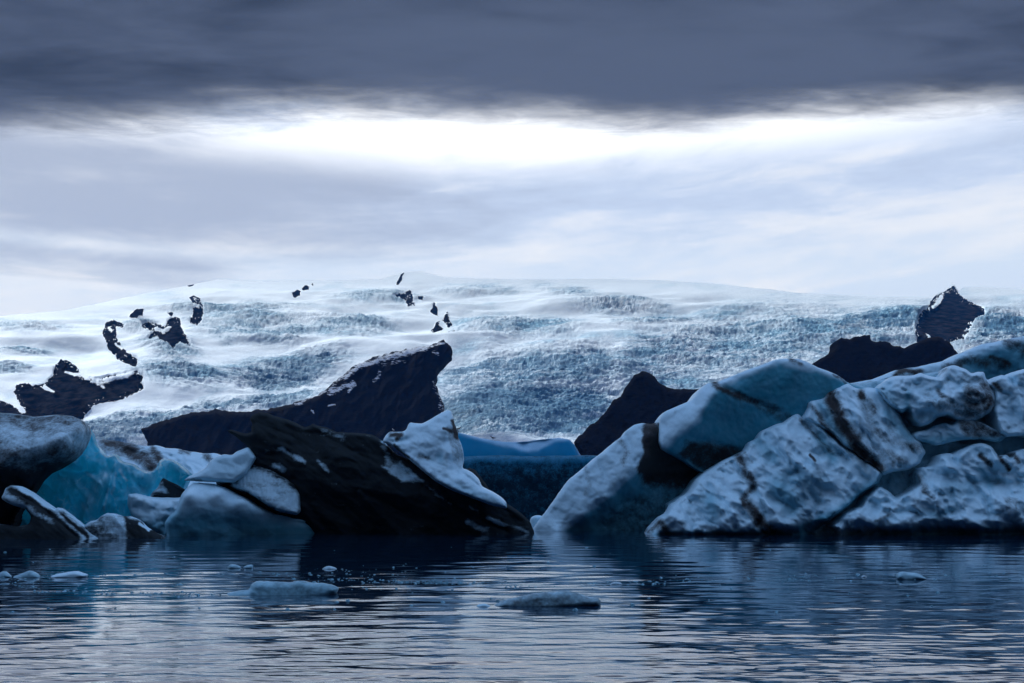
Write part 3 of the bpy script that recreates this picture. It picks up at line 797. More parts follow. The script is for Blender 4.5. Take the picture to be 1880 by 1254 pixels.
# --- left centre: smooth teal berg and the grey point above it
b = root("iceberg", 400, 985, 79, "smooth teal iceberg with a white cap beside the blackened berg", "iceberg")
lobe("ice_body", [(310, 948), (322, 938), (328, 922), (333, 908), (344, 895), (352, 888), (368, 886), (392, 888), (412, 895), (432, 906), (450, 914), (468, 926), (500, 942), (540, 952), (590, 960), (600, 1010), (310, 1010), (302, 960)], 79.5, ICE, R=14, T=12, tilt=(-0.34, 0.3), seed=28, amp=1.0, TB=60, parent=b, fade=5,
     ctrl=[(350, 892, 0), (390, 892, 0), (430, 908, 2), (350, 906, 22), (400, 906, 24), (440, 920, 20), (345, 930, 14), (400, 930, 18), (450, 945, 8), (350, 960, 0), (420, 970, -8), (470, 960, -8), (500, 965, -14), (540, 965, -12), (320, 945, 10), (340, 1000, -26), (450, 1000, -32), (580, 1000, -30), (500, 1000, -30)], c=8,
     relief=lambda x, y: gentle(3, 26, 4.0)(x, y) + facets(5, 34, 61, 0.5, 2.0)(x, y), blue=[('p', [(300, 940), (345, 935), (380, 932), (430, 934), (480, 946), (600, 958), (600, 1010), (300, 1010)], 22, 0.85)], dirt=[('s', [(440, 912), (470, 925), (500, 945)], 8, 0.4)])
lobe("ice_point", [(337, 882), (348, 874), (366, 866), (378, 858), (386, 846), (398, 838), (412, 834), (426, 836), (434, 829), (444, 825), (456, 820), (470, 840), (450, 872), (430, 886), (395, 885), (360, 884)], 81.5, ICE, R=10, T=14, seed=29, amp=1.0, TB=30, parent=b,
     tilt=(0, 0.45), relief=lambda x, y: gentle(3, 22, 6.0)(x, y) + facets(6, 26, 63, 0.5, 1.6)(x, y), dirt0=0.12, blue0=0.2, dirt=[('s', [(340, 882), (370, 884)], 4, 0.5)])

# --- the blackened berg
b = root("iceberg", 700, 985, 85, "ash-black tilted iceberg with a pointed horn and a white crest", "iceberg")
lobe("ash_covered_body", [(414, 790), (424, 789), (440, 794), (453, 796), (462, 793), (460, 786), (463, 778), (459, 769), (465, 761), (476, 757), (490, 758), (505, 764), (525, 769), (545, 779), (558, 785), (568, 782), (574, 778), (586, 783),
                          (600, 785), (615, 792), (640, 795), (668, 795), (686, 799), (704, 812), (720, 830), (760, 848), (820, 876), (862, 858), (872, 862), (900, 900), (932, 925), (955, 940), (974, 958), (980, 975), (984, 1010), (470, 1010), (440, 960), (400, 900), (394, 872), (400, 858), (420, 850), (438, 846),
                          (447, 833), (455, 821), (446, 812), (432, 801)], 84.5, ICE_DIRTY, R=10, T=9, seed=31, soft=0, wl=15.0, amp=2.6, TB=110, fade=4, parent=b, step=2.0,
     ctrl=[(420, 792, 0), (450, 800, 6), (480, 765, 2), (470, 790, 16), (560, 792, 4), (520, 810, 22), (640, 800, 4), (600, 830, 24), (700, 825, 6), (680, 850, 26), (760, 865, 16), (740, 890, 30), (850, 905, 18), (800, 920, 32), (920, 935, 14),
           (960, 965, 6), (880, 960, 30), (500, 860, 20), (560, 880, 26), (640, 900, 34), (560, 930, 18), (640, 960, 10), (760, 960, 16), (520, 985, -20), (700, 990, -10), (450, 870, 10), (440, 830, 4), (900, 985, 14)], c=8,
     strokes=[([(470, 775), (535, 800), (600, 842)], -4, 5, 1), ([(560, 792), (600, 802), (690, 850)], -4, 5, 1), ([(710, 835), (780, 895), (860, 945), (930, 975)], -9, 5, 1)],
     relief=lambda x, y: strata(3.0, 16, 0.60, 2.0, 3.5)(x, y) + facets(15, 40, 71, 0.6, 2.4)(x, y) + facets(3, 12, 73, 0.6, 1.8)(x, y), dirt0=0.90,
     dirt=[('p', [(380, 740), (1000, 740), (1000, 1010), (380, 1010)], 2, 0.93), ('s', [(515, 824), (535, 834), (560, 848)], 6, 0.38), ('s', [(502, 853), (520, 862)], 7, 0.35), ('s', [(585, 848), (602, 866)], 5, 0.5), ('s', [(596, 792), (630, 802)], 7, 0.7),
           ('p', [(700, 855), (735, 846), (762, 868), (780, 884), (740, 886), (715, 868)], 7, 0.25), ('s', [(705, 815), (715, 850)], 8, 0.45), ('s', [(790, 900), (830, 925)], 4, 0.6), ('s', [(858, 960), (890, 975)], 8, 0.4), ('s', [(900, 952), (925, 965)], 6, 0.3), ('s', [(860, 930), (880, 940)], 4, 0.6), ('s', [(930, 965), (970, 976)], 4, 0.6)])
lobe("grey_ice_block", [(394, 868), (399, 858), (418, 851), (440, 849), (470, 851), (500, 860), (525, 876), (543, 892), (550, 908), (551, 938), (546, 946), (520, 942), (495, 932), (474, 918), (452, 906), (430, 897), (405, 889), (394, 884)], 83.2, ICE_DIRTY, R=12, T=12, tilt=(0.0, 0.3), seed=32, amp=1.2, TB=40, parent=b, fade=4,
     ctrl=[(400, 870, -4), (440, 858, 0), (480, 866, 4), (520, 885, 8), (440, 880, 12), (500, 910, 16), (540, 930, 8), (415, 880, 2)], c=6, relief=lambda x, y: 3 * fbm(x / 7, y / 40, 4.0, 4, 0.6, 'ridge') + gentle(3, 20, 3.0)(x, y), dirt0=0.30,
     dirt=[('s', [(396, 870), (412, 862), (416, 885)], 10, 0.85), ('s', [(425, 860), (432, 885)], 5, 0.7), ('s', [(440, 852), (500, 865), (545, 895)], 7, 0.7), ('s', [(400, 888), (450, 906), (500, 935)], 5, 0.8), ('s', [(445, 862), (452, 875)], 9, 0.05)])
lobe("white_crest", [(701, 812), (708, 799), (716, 792), (724, 793), (740, 793), (747, 788), (749, 780), (752, 775), (764, 777), (775, 778), (790, 770), (808, 759), (822, 752), (829, 755), (832, 766), (834, 777), (838, 785), (841, 792), (840, 801), (846, 812), (850, 826), (852, 842),
                     (849, 860), (858, 862), (868, 868), (879, 879), (885, 893), (893, 897), (906, 903), (920, 912), (930, 922), (931, 934), (920, 932), (900, 927), (880, 920), (860, 912), (840, 905), (820, 896), (800, 884), (782, 870), (762, 853), (742, 836), (726, 823), (712, 815)], 83.6, ICE, R=10, T=12, tilt=(0.12, 0.42), seed=33, amp=1.0, TB=55, parent=b, fade=4,
     ctrl=[(720, 800, 2), (760, 785, 0), (800, 770, 2), (820, 760, 2), (760, 810, 14), (800, 800, 18), (818, 790, 20), (822, 830, 22), (815, 855, 20), (836, 800, -4), (846, 840, -12), (838, 855, -4), (740, 825, 8), (780, 850, 16), (800, 872, 20), (850, 880, 20), (850, 900, 24), (890, 905, 12), (870, 880, 4), (915, 922, 12), (808, 838, 8), (722, 812, 12)], c=4,
     strokes=[([(850, 868), (870, 884), (888, 898)], -6, 3, 1), ([(704, 808), (722, 812), (748, 806)], -7, 4), ([(770, 834), (805, 852), (818, 856)], -4, 3, 1)],
     relief=lambda x, y: gentle(2.5, 24, 6.0)(x, y) + facets(8, 26, 65, 0.6, 1.6)(x, y) + facets(2.5, 9, 67)(x, y), dirt0=0.10, dirt=[('s', [(718, 798), (735, 800), (728, 806)], 6, 0.8), ('s', [(722, 816), (750, 840)], 4, 0.7), ('s', [(768, 838), (785, 842)], 6, 0.55), ('p', [(822, 785), (845, 800), (852, 840), (846, 862), (830, 850), (826, 820)], 4, 0.42), ('s', [(834, 775), (838, 800)], 6, 0.9), ('s', [(815, 787), (830, 792)], 3, 0.8), ('s', [(770, 860), (800, 880), (840, 902)], 4, 0.4)],  # the dirt polygon paints the shade of the right face into the colour
     blue=[('p', [(790, 880), (850, 890), (935, 925), (930, 936), (860, 915)], 10, 0.3), ('s', [(806, 838), (810, 846)], 9, 0.5)])

# --- in the gap: smooth blue berg with a dark speckled face
b = root("iceberg", 960, 950, 140, "deep blue iceberg with a smooth scooped top in the gap between the others", "iceberg")
lobe("smooth_blue_top", [(770, 780), (820, 788), (842, 794), (862, 799), (880, 804), (900, 807), (922, 811), (945, 812), (970, 810), (1000, 806), (1028, 804), (1046, 807), (1055, 817), (1065, 834), (1080, 850), (1080, 930), (770, 930)], 138, ICE_DEEP, R=9, T=7, seed=41, amp=0.5, TB=50, parent=b, fade=3, step=1.6,
     ctrl=[(840, 800, 0), (860, 806, 2), (890, 812, 4), (925, 818, 2), (960, 818, -6), (1000, 814, -4), (1030, 810, 4), (1050, 820, 6), (950, 826, 10), (970, 829, 12), (1000, 822, 6), (900, 826, 12), (850, 825, 10), (1040, 830, 12), (960, 845, 16), (850, 860, 16), (1050, 860, 16), (780, 850, 14), (780, 800, 4)], c=4,
     relief=gentle(1.2, 40, 3.0), blue=[('p', [(770, 780), (842, 797), (890, 812), (930, 820), (960, 828), (990, 826), (1020, 812), (1050, 808), (1090, 850), (1090, 940), (770, 940)], 5, 0.95)])
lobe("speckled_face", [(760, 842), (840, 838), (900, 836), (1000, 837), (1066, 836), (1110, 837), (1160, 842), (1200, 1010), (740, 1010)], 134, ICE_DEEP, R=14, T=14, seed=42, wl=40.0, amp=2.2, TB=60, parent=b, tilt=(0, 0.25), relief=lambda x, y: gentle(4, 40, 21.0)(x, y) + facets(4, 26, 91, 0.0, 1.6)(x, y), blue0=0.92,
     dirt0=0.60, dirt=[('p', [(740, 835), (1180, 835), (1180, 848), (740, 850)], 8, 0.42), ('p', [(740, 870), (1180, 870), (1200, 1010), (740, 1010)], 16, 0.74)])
b = root("iceberg", 982, 960, 95, "small pale rounded ice lump at the waterline between two big icebergs", "iceberg")
lobe("ice_body", [(972, 962), (974, 950), (982, 946), (992, 946), (1004, 952), (1008, 985), (970, 985)], 92, ICE, R=10, T=10, seed=43, amp=0.6, TB=14, parent=b, step=1.2, relief=gentle(2, 10, 3.0))

# --- right: big twin-block berg
b = root("iceberg", 1200, 985, 88, "big smooth iceberg of two tilted blocks with pale left flanks and dark undercut", "iceberg")
lobe("lower_block", [(973, 980), (982, 966), (992, 952), (1006, 934), (1020, 914), (1030, 900), (1046, 879), (1070, 860), (1083, 848), (1096, 838), (1120, 818), (1144, 800), (1150, 790), (1164, 780), (1178, 777), (1196, 779), (1212, 772), (1240, 760), (1340, 780), (1400, 870), (1400, 1010), (965, 1010)], 89.5, ICE, R=10, T=10, seed=44, amp=1.2, TB=120, parent=b, fade=4,
     ctrl=[(985, 972, 2), (1010, 940, 2), (1040, 890, 2), (1095, 845, 2), (1140, 808, 2), (1180, 784, 2), (1022, 978, 30), (1070, 945, 34), (1110, 912, 36), (1150, 880, 38), (1168, 862, 38), (1180, 835, 36), (1195, 800, 26), (1208, 780, 14),
           (1060, 910, 20), (1110, 870, 20), (1150, 830, 20), (1050, 978, 6), (1100, 955, -2), (1150, 920, -6), (1190, 880, -8), (1220, 830, -10), (1250, 800, -16), (1100, 990, -18), (1200, 960, -16), (1250, 900, -24), (1300, 980, -10), (1350, 900, -30)], c=5,
     strokes=[([(1070, 855), (1080, 890), (1085, 915)], -3.5, 5), ([(1096, 842), (1108, 870), (1112, 890)], -3, 5), ([(1150, 800), (1160, 830), (1165, 850)], -4, 5), ([(1020, 920), (1022, 960)], -2.5, 5)],
     relief=lambda x, y: gentle(4, 22, 5.0)(x, y) + scallop(2.2, 20, 31)(x, y), dirt0=0.06,
     dirt=[('s', [(1072, 850), (1080, 885), (1076, 912)], 9, 0.38), ('s', [(1140, 812), (1150, 830), (1145, 850)], 11, 0.5), ('p', [(1178, 780), (1215, 772), (1260, 800), (1220, 850), (1172, 870), (1180, 830)], 6, 0.86), ('p', [(1172, 862), (1240, 820), (1340, 860), (1300, 900), (1220, 900), (1180, 890)], 12, 0.9), ('s', [(1098, 850), (1108, 880)], 5, 0.3), ('s', [(1030, 920), (1026, 945)], 5, 0.25), ('p', [(1120, 930), (1200, 890), (1400, 880), (1400, 1000), (1080, 1000)], 20, 0.45)],  # large polygons darken the undercut face right of the ridge line
     blue=[('p', [(1030, 982), (1110, 918), (1170, 868), (1400, 860), (1400, 1010), (1020, 1010)], 5, 0.9)])
lobe("upper_block", [(1208, 800), (1210, 780), (1213, 766), (1222, 755), (1246, 745), (1270, 735), (1284, 716), (1300, 703), (1320, 700), (1346, 690), (1370, 680), (1400, 670), (1424, 660), (1444, 658), (1466, 659), (1484, 665), (1500, 674), (1522, 682), (1542, 691), (1556, 702), (1620, 720),
                     (1600, 800), (1500, 870), (1400, 900), (1290, 868), (1250, 842), (1213, 824), (1208, 812)], 88.4, ICE, R=10, T=10, seed=45, amp=1.2, TB=140, parent=b, fade=4,
     ctrl=[(1216, 780, 2), (1225, 760, 2), (1270, 740, 2), (1300, 708, 2), (1350, 694, 0), (1430, 664, 0), (1490, 672, 0), (1215, 820, 20), (1240, 800, 30), (1272, 776, 34), (1290, 748, 32), (1310, 720, 24), (1330, 708, 14), (1240, 775, 20), (1400, 685, 8), (1460, 675, 8), (1380, 705, 12),
           (1260, 812, 16), (1320, 770, 8), (1400, 730, 6), (1470, 710, 8), (1330, 820, -8), (1400, 790, -6), (1480, 760, 0), (1270, 845, -10), (1340, 860, -24), (1440, 830, -22), (1540, 720, 6), (1540, 790, -6)], c=5,
     strokes=[([(1318, 704), (1350, 720), (1390, 740), (1430, 755)], -4, 5), ([(1265, 800), (1330, 818), (1400, 840)], -4, 5)],
     relief=lambda x, y: gentle(3.5, 40, 8.0)(x, y) + 1.6 * fbm(x / 9, y / 9, 4.0, 3), dirt0=0.04,
     dirt=[('s', [(1312, 704), (1330, 716), (1360, 728), (1410, 745), (1450, 770)], 9, 0.72), ('s', [(1400, 745), (1450, 770), (1470, 790)], 16, 0.5), ('s', [(1452, 662), (1470, 670)], 7, 0.6), ('s', [(1240, 752), (1238, 785)], 5, 0.25), ('p', [(1262, 808), (1340, 815), (1420, 840), (1400, 900), (1290, 868), (1240, 836)], 12, 0.72), ('s', [(1530, 688), (1552, 702)], 4, 0.6)],  # the polygon darkens the lower part of the overhang
     blue=[('p', [(1220, 826), (1246, 802), (1282, 776), (1298, 740), (1318, 714), (1370, 690), (1430, 668), (1500, 682), (1620, 720), (1600, 900), (1250, 900)], 7, 0.95)])

# --- right: long ridge behind
b = root("iceberg", 1750, 960, 104, "long grey-teal iceberg ridge rising behind the scalloped white iceberg", "iceberg")
lobe("ice_body", [(1540, 712), (1556, 704), (1582, 700), (1604, 696), (1624, 688), (1644, 680), (1664, 676), (1682, 674), (1702, 669), (1722, 665), (1740, 661), (1754, 654), (1764, 648), (1776, 645), (1788, 640), (1802, 632), (1824, 628), (1845, 624), (1862, 620), (1885, 616), (1960, 610), (2040, 650), (2120, 730), (2210, 850), (2280, 1000), (1540, 1000)], 104, ICE,
     R=14, T=14, seed=46, amp=1.6, TB=120, parent=b, tilt=(0, 0.0), ctrl=[(1600, 702, 2), (1700, 675, 2), (1800, 640, 2), (1880, 622, 2), (1640, 700, 10), (1740, 685, 10), (1830, 655, 10), (1900, 650, 8), (1700, 720, 2), (1830, 700, -4), (1900, 700, -4), (1800, 850, -20), (1950, 850, -20), (1560, 850, -20)], c=8,
     relief=lambda x, y: gentle(4, 26, 2.0)(x, y) + scallop(3, 24, 12)(x, y), dirt0=0.14,
     dirt=[('s', [(1640, 690), (1662, 680), (1690, 684)], 7, 0.8), ('s', [(1560, 712), (1600, 706)], 7, 0.6), ('s', [(1740, 675), (1780, 660), (1840, 672)], 12, 0.6), ('s', [(1850, 625), (1880, 640)], 14, 0.6), ('s', [(1820, 655), (1850, 668)], 6, 0.7)],
     blue=[('p', [(1770, 660), (1840, 635), (2060, 620), (2060, 1000), (1700, 1000), (1740, 690)], 12, 0.85)])

# --- right: scalloped white berg in front
b = root("iceberg", 1550, 985, 84, "large scalloped white iceberg with brown dirt bands filling the right side", "iceberg")
WL = [(1186, 978), (1196, 964), (1210, 950), (1224, 941), (1232, 926), (1250, 915), (1264, 906), (1275, 890), (1281, 880), (1300, 864), (1330, 845), (1350, 836), (1370, 826), (1375, 812), (1390, 805), (1400, 790), (1420, 781), (1438, 776), (1455, 765), (1464, 760), (1474, 766)]
lobe("ice_core", WL[4:] + [(1490, 738), (1540, 716), (1560, 708), (1640, 694), (1740, 680), (1800, 690), (1830, 705), (1960, 690), (2040, 730), (2120, 830), (2190, 1010), (1300, 1010), (1240, 985)], 85.4, ICE, R=8, T=6, tilt=(0, 0.38), seed=50, amp=1.0, TB=150, parent=b, blue0=0.45, dirt0=0.28,
     relief=lambda x, y: scallop(5, 30, 3)(x, y) + facets(7, 22, 57)(x, y))
lobe("left_face", WL + [(1490, 770), (1520, 790), (1545, 815), (1570, 830), (1600, 850), (1622, 868), (1612, 890), (1586, 906), (1560, 930), (1530, 952), (1505, 968), (1480, 985), (1470, 1010), (1180, 1010)], 83.4, ICE, R=6, T=5, seed=51, amp=3.2, tilt=(0, 0.38), TB=60, parent=b, fade=5,
     ctrl=[(1200, 965, 0), (1260, 915, 0), (1340, 850, 0), (1400, 800, 0), (1465, 765, 0), (1230, 960, 16), (1300, 920, 24), (1380, 860, 22), (1450, 800, 20), (1330, 970, 34), (1400, 930, 44), (1440, 880, 36), (1500, 850, 34), (1560, 860, 34), (1480, 940, 40), (1530, 910, 34), (1440, 975, 36), (1300, 1000, 20), (1400, 1005, 16), (1520, 800, 16), (1590, 870, 20)], c=10,
     strokes=[([(1352, 835), (1372, 870), (1385, 895)], -7, 6), ([(1360, 905), (1385, 950), (1400, 975)], -6, 6), ([(1300, 915), (1310, 940)], -11, 13), ([(1395, 815), (1415, 835)], -9, 11), ([(1440, 910), (1452, 920)], -12, 14), ([(1500, 800), (1520, 830)], -14, 10), ([(1490, 870), (1530, 880)], 5, 12), ([(1405, 800), (1462, 862), (1502, 925)], -13, 6), ([(1345, 850), (1395, 915), (1415, 965)], -12, 6), ([(1478, 778), (1540, 832), (1592, 884)], -14, 7), ([(1432, 786), (1500, 850), (1550, 910)], 8, 7), ([(1292, 880), (1330, 925), (1350, 970)], -10, 6), ([(1250, 925), (1275, 965)], -8, 5), ([(1215, 986), (1330, 986), (1420, 984)], -26, 7), ([(1430, 986), (1520, 975)], -45, 16)],
     relief=lambda x, y: scallop(12, 33, 5, 0.6, 1.3)(x, y) + facets(24, 38, 7, 0.75, 1.7)(x, y) + facets(7, 13, 9, 0.6, 1.3)(x, y), dirt0=0.0,
     dirt=[('s', [(1354, 836), (1368, 862), (1384, 892), (1364, 915), (1385, 950), (1402, 975)], 11, 0.66), ('s', [(1375, 925), (1400, 960), (1420, 975)], 11, 0.72), ('s', [(1190, 975), (1215, 958), (1222, 975)], 10, 0.65), ('s', [(1365, 830), (1380, 850)], 6, 0.5), ('s', [(1470, 770), (1500, 805), (1530, 830)], 8, 0.5), ('s', [(1488, 835), (1496, 845)], 4, 0.85), ('s', [(1245, 955), (1256, 975)], 5, 0.4)],
     blue=[('s', [(1300, 915), (1310, 940)], 18, 0.6), ('s', [(1430, 895), (1455, 925)], 24, 0.7), ('s', [(1395, 815), (1420, 840)], 16, 0.6), ('s', [(1450, 870), (1500, 890)], 22, 0.4), ('p', [(1440, 975), (1540, 930), (1600, 880), (1630, 880), (1500, 1010), (1200, 1010), (1200, 978)], 10, 0.85), ('s', [(1505, 800), (1530, 840)], 16, 0.7)])
lobe("ribbed_middle", [(1476, 768), (1486, 748), (1488, 736), (1500, 735), (1514, 731), (1522, 720), (1540, 712), (1556, 704), (1570, 712), (1580, 714), (1592, 711), (1618, 716), (1640, 740), (1655, 770), (1675, 800), (1690, 812), (1700, 830), (1690, 850), (1668, 862), (1640, 866), (1622, 872), (1600, 856), (1570, 835), (1545, 815), (1520, 792), (1495, 778)], 86.4, ICE, R=6, T=5, seed=52, amp=3.0, tilt=(0, 0.38), TB=50, parent=b, fade=5,
     ctrl=[(1495, 745, 4), (1550, 712, 2), (1600, 720, 2), (1540, 760, 20), (1590, 770, 26), (1620, 810, 34), (1650, 840, 34), (1560, 810, 24), (1600, 840, 26), (1640, 780, 14), (1670, 820, 18), (1520, 780, 12), (1680, 845, 16)], c=8,
     strokes=[([(1522, 722), (1540, 770), (1570, 815), (1610, 855)], -15, 8), ([(1500, 740), (1515, 775), (1545, 805)], -6, 7), ([(1575, 720), (1595, 770), (1640, 830)], -7, 7), ([(1535, 730), (1560, 790), (1600, 835)], 8, 8), ([(1600, 720), (1630, 770), (1660, 815)], 6, 8)],
     relief=lambda x, y: scallop(9, 20, 8, 1.0, 2.0)(x, y) + facets(9, 18, 47, 0.95, 2.2)(x, y) + strata(3, 9, 0.95, 3.0, 5.0)(x, y), dirt0=0.16,
     dirt=[('s', [(1524, 724), (1542, 772), (1575, 820), (1612, 858)], 15, 0.8), ('s', [(1580, 722), (1590, 740), (1602, 755)], 10, 0.78), ('s', [(1490, 742), (1510, 778), (1540, 812)], 7, 0.6), ('s', [(1630, 830), (1660, 850)], 9, 0.55), ('s', [(1590, 740), (1600, 780), (1620, 800)], 10, 0.45), ('s', [(1610, 795), (1650, 812), (1690, 825)], 10, 0.5), ('s', [(1600, 820), (1640, 850)], 8, 0.4), ('p', [(1600, 765), (1640, 775), (1675, 805), (1640, 812)], 10, 0.3)],
     blue=[('s', [(1510, 745), (1530, 785), (1560, 820)], 12, 0.65), ('s', [(1630, 760), (1670, 805)], 12, 0.6)])
lobe("upper_knob", [(1608, 712), (1620, 703), (1638, 692), (1660, 690), (1678, 689), (1690, 685), (1710, 690), (1726, 694), (1734, 682), (1740, 673), (1754, 670), (1772, 677), (1784, 686), (1794, 682), (1806, 683), (1810, 696), (1818, 706), (1826, 720), (1828, 740), (1820, 756), (1800, 768), (1775, 775), (1755, 770), (1740, 762), (1722, 766), (1706, 780), (1690, 785), (1676, 770), (1668, 752), (1656, 760), (1642, 752), (1628, 742), (1618, 726)], 86.9, ICE, R=7, T=7, seed=53, amp=3.2, tilt=(0, 0.38), TB=50, parent=b, fade=5,
     ctrl=[(1625, 712, 4), (1680, 695, 2), (1755, 680, 4), (1805, 695, 4), (1650, 720, 16), (1700, 720, 12), (1740, 700, 14), (1770, 710, 22), (1720, 745, 26), (1680, 745, 14), (1790, 730, 22), (1800, 755, 6), (1760, 760, 8), (1700, 770, 10), (1650, 745, 12)], c=7,
     strokes=[([(1666, 706), (1700, 716), (1730, 718)], -9, 6), ([(1734, 690), (1745, 712)], -7, 6), ([(1690, 740), (1740, 730), (1790, 715)], 7, 8)],
     relief=lambda x, y: scallop(10, 24, 13, 0.4, 1.4)(x, y) + facets(11, 24, 27, 0.4, 1.4)(x, y) + facets(4, 11, 29)(x, y), dirt0=0.16,
     dirt=[('p', [(1770, 690), (1825, 700), (1830, 740), (1800, 772), (1745, 765), (1770, 735)], 9, 0.6), ('s', [(1722, 718), (1735, 730), (1748, 738)], 6, 0.7), ('s', [(1738, 680), (1735, 700)], 7, 0.55), ('s', [(1700, 735), (1760, 745)], 14, 0.45), ('s', [(1735, 690), (1790, 700)], 12, 0.35)],
     blue=[('s', [(1625, 715), (1650, 745)], 18, 0.4), ('s', [(1668, 725), (1665, 750)], 8, 0.7), ('s', [(1690, 770), (1720, 760)], 10, 0.5)])
lobe("right_shoulder", [(1812, 705), (1826, 694), (1838, 688), (1848, 690), (1862, 682), (1885, 677), (1950, 676), (2010, 700), (2060, 760), (2070, 815), (1980, 826), (1880, 800), (1850, 802), (1836, 795), (1828, 775), (1824, 750), (1826, 725)], 87.3, ICE, R=7, T=6, seed=54, amp=2.0, TB=60, parent=b, tilt=(0, 0.45), relief=lambda x, y: scallop(11, 26, 17, 0.5, 1.4)(x, y) + facets(12, 26, 37, 0.4, 1.4)(x, y) + facets(4, 11, 39)(x, y), dirt0=0.03,
     dirt=[('s', [(1826, 705), (1836, 715)], 7, 0.7), ('s', [(1820, 700), (1840, 690)], 5, 0.3)])
lobe("middle_ledge", [(1676, 798), (1684, 792), (1700, 790), (1716, 782), (1735, 776), (1750, 780), (1760, 768), (1775, 762), (1800, 775), (1830, 790), (1850, 800), (1835, 812), (1800, 806), (1770, 808), (1745, 812), (1720, 818), (1700, 812), (1682, 808)], 85.5, ICE, R=7, T=7, seed=55, amp=1.8, tilt=(0, 0.38), TB=50, parent=b, relief=scallop(10, 18, 19, 0.4, 1.5), dirt0=0.1,
     dirt=[('p', [(1752, 770), (1790, 768), (1850, 800), (1800, 810), (1770, 800)], 8, 0.62)], blue=[('s', [(1700, 808), (1760, 806), (1840, 808)], 10, 0.7)])
lobe("foot", [(1526, 966), (1536, 957), (1550, 943), (1570, 934), (1582, 930), (1590, 914), (1602, 904), (1616, 892), (1630, 900), (1645, 914), (1660, 908), (1676, 898), (1686, 888), (1682, 872), (1690, 858), (1712, 856), (1722, 846), (1724, 836), (1740, 831), (1752, 834), (1764, 826), (1786, 816), (1804, 813), (1822, 822), (1834, 838), (1846, 834), (1856, 842), (1866, 828), (1890, 822), (1960, 824), (2030, 850), (2110, 905), (2170, 970), (2190, 1010), (1560, 1010), (1540, 976)], 82.2, ICE, R=6, T=5, seed=56, amp=3.2, tilt=(0, 0.38), TB=60, parent=b, fade=5,
     ctrl=[(1535, 960, 4), (1600, 910, 4), (1690, 865, 6), (1740, 838, 4), (1805, 820, 4), (1870, 835, 0), (1560, 955, 18), (1620, 930, 22), (1700, 900, 26), (1760, 870, 24), (1740, 920, 34), (1660, 950, 34), (1790, 930, 30), (1800, 960, 36), (1860, 920, 26), (1830, 880, -4), (1870, 880, -4), (1815, 850, 14), (1600, 985, 10), (1700, 990, 6), (1720, 975, 10), (1850, 1000, 12), (1920, 900, 20)], c=8,
     strokes=[([(1812, 880), (1840, 892), (1870, 890)], -16, 8), ([(1640, 906), (1660, 922)], -10, 9), ([(1695, 935), (1760, 940)], -8, 10), ([(1728, 940), (1745, 950)], 8, 8), ([(1690, 868), (1728, 912), (1752, 950)], -13, 6), ([(1786, 822), (1826, 868)], -12, 6), ([(1745, 838), (1790, 890), (1815, 930)], -12, 6), ([(1600, 915), (1640, 955)], -9, 6), ([(1850, 900), (1890, 950)], -10, 6), ([(1560, 984), (1700, 982), (1900, 984), (1960, 984)], -48, 15)],
     relief=lambda x, y: scallop(12, 32, 23, 0.3, 1.25)(x, y) + facets(24, 38, 17, 0.6, 1.6)(x, y) + facets(7, 13, 19, 0.3, 1.2)(x, y), dirt0=0.0,
     dirt=[('s', [(1798, 836), (1818, 852)], 7, 0.72), ('s', [(1836, 838), (1852, 860)], 7, 0.72), ('s', [(1856, 826), (1870, 850)], 6, 0.68), ('s', [(1684, 872), (1700, 895)], 10, 0.5), ('s', [(1700, 905), (1715, 915)], 6, 0.6), ('p', [(1838, 908), (1868, 915), (1870, 935), (1848, 935)], 6, 0.55), ('s', [(1610, 955), (1630, 945)], 5, 0.5), ('s', [(1860, 930), (1890, 950)], 8, 0.4)],
     blue=[('p', [(1690, 940), (1740, 930), (1760, 935), (1720, 955)], 10, 0.6), ('s', [(1800, 860), (1815, 890)], 10, 0.6), ('p', [(1600, 978), (1640, 972), (1700, 966), (1900, 970), (1960, 975), (1960, 1010), (1600, 1010)], 6, 0.7), ('s', [(1740, 900), (1780, 895)], 18, 0.4)])

# ------------------------------------------------------------------ floating growlers
def floe(outline, wl_y, label, seed, mat=ICE, T=22, group=None, blue=0.5, dirt=0.38, rel=2.0, R=12, step=1.2):
    D = F * H / (wl_y - HY)
    o = lobe("ice_floe", outline, D, mat, R=R, T=T, TB=T * 1.6, seed=seed, amp=1.1, step=step, relief=lambda x, y: gentle(rel, 16, seed)(x, y) + facets(rel * 1.3, 26, seed)(x, y), blue0=blue, dirt0=dirt, tilt=(0, 0.3), wl=8)
    tag(o, label, "ice floe", group)
    return o


floe([(405, 1097), (420, 1088), (440, 1084), (456, 1083), (461, 1073), (470, 1067), (490, 1067), (510, 1068), (530, 1070), (545, 1066), (555, 1066), (570, 1070), (590, 1070), (610, 1074), (622, 1080), (618, 1090), (600, 1098), (560, 1104), (440, 1106)], 1090, "flat blue-grey ice floe floating before the blackened iceberg", 61, blue=0.6)
floe([(905, 1112), (925, 1102), (950, 1096), (985, 1089), (1020, 1086), (1040, 1084), (1060, 1088), (1080, 1096), (1098, 1098), (1104, 1104), (1102, 1114), (1000, 1122), (915, 1120)], 1111, "whale-backed grey ice floe nearest the viewer", 62, blue=0.4, dirt=0.5, rel=2.5)
floe([(873, 1112), (880, 1109), (892, 1108), (900, 1112), (905, 1118), (875, 1119)], 1113, "tiny ice scrap off the left tip of the whale-backed floe", 63, blue=0.3, dirt=0.2, T=8, R=5)
floe([(1646, 1062), (1648, 1052), (1656, 1049), (1668, 1051), (1684, 1052), (1696, 1058), (1702, 1064), (1660, 1070)], 1063, "small rounded blue ice chunk afloat before the scalloped iceberg", 64, blue=0.5, T=12, R=8)
floe([(-10, 1060), (2, 1050), (10, 1048), (16, 1054), (22, 1060), (0, 1066)], 1060, "little peaked ice chunk at the left picture edge", 65, T=8, R=6)
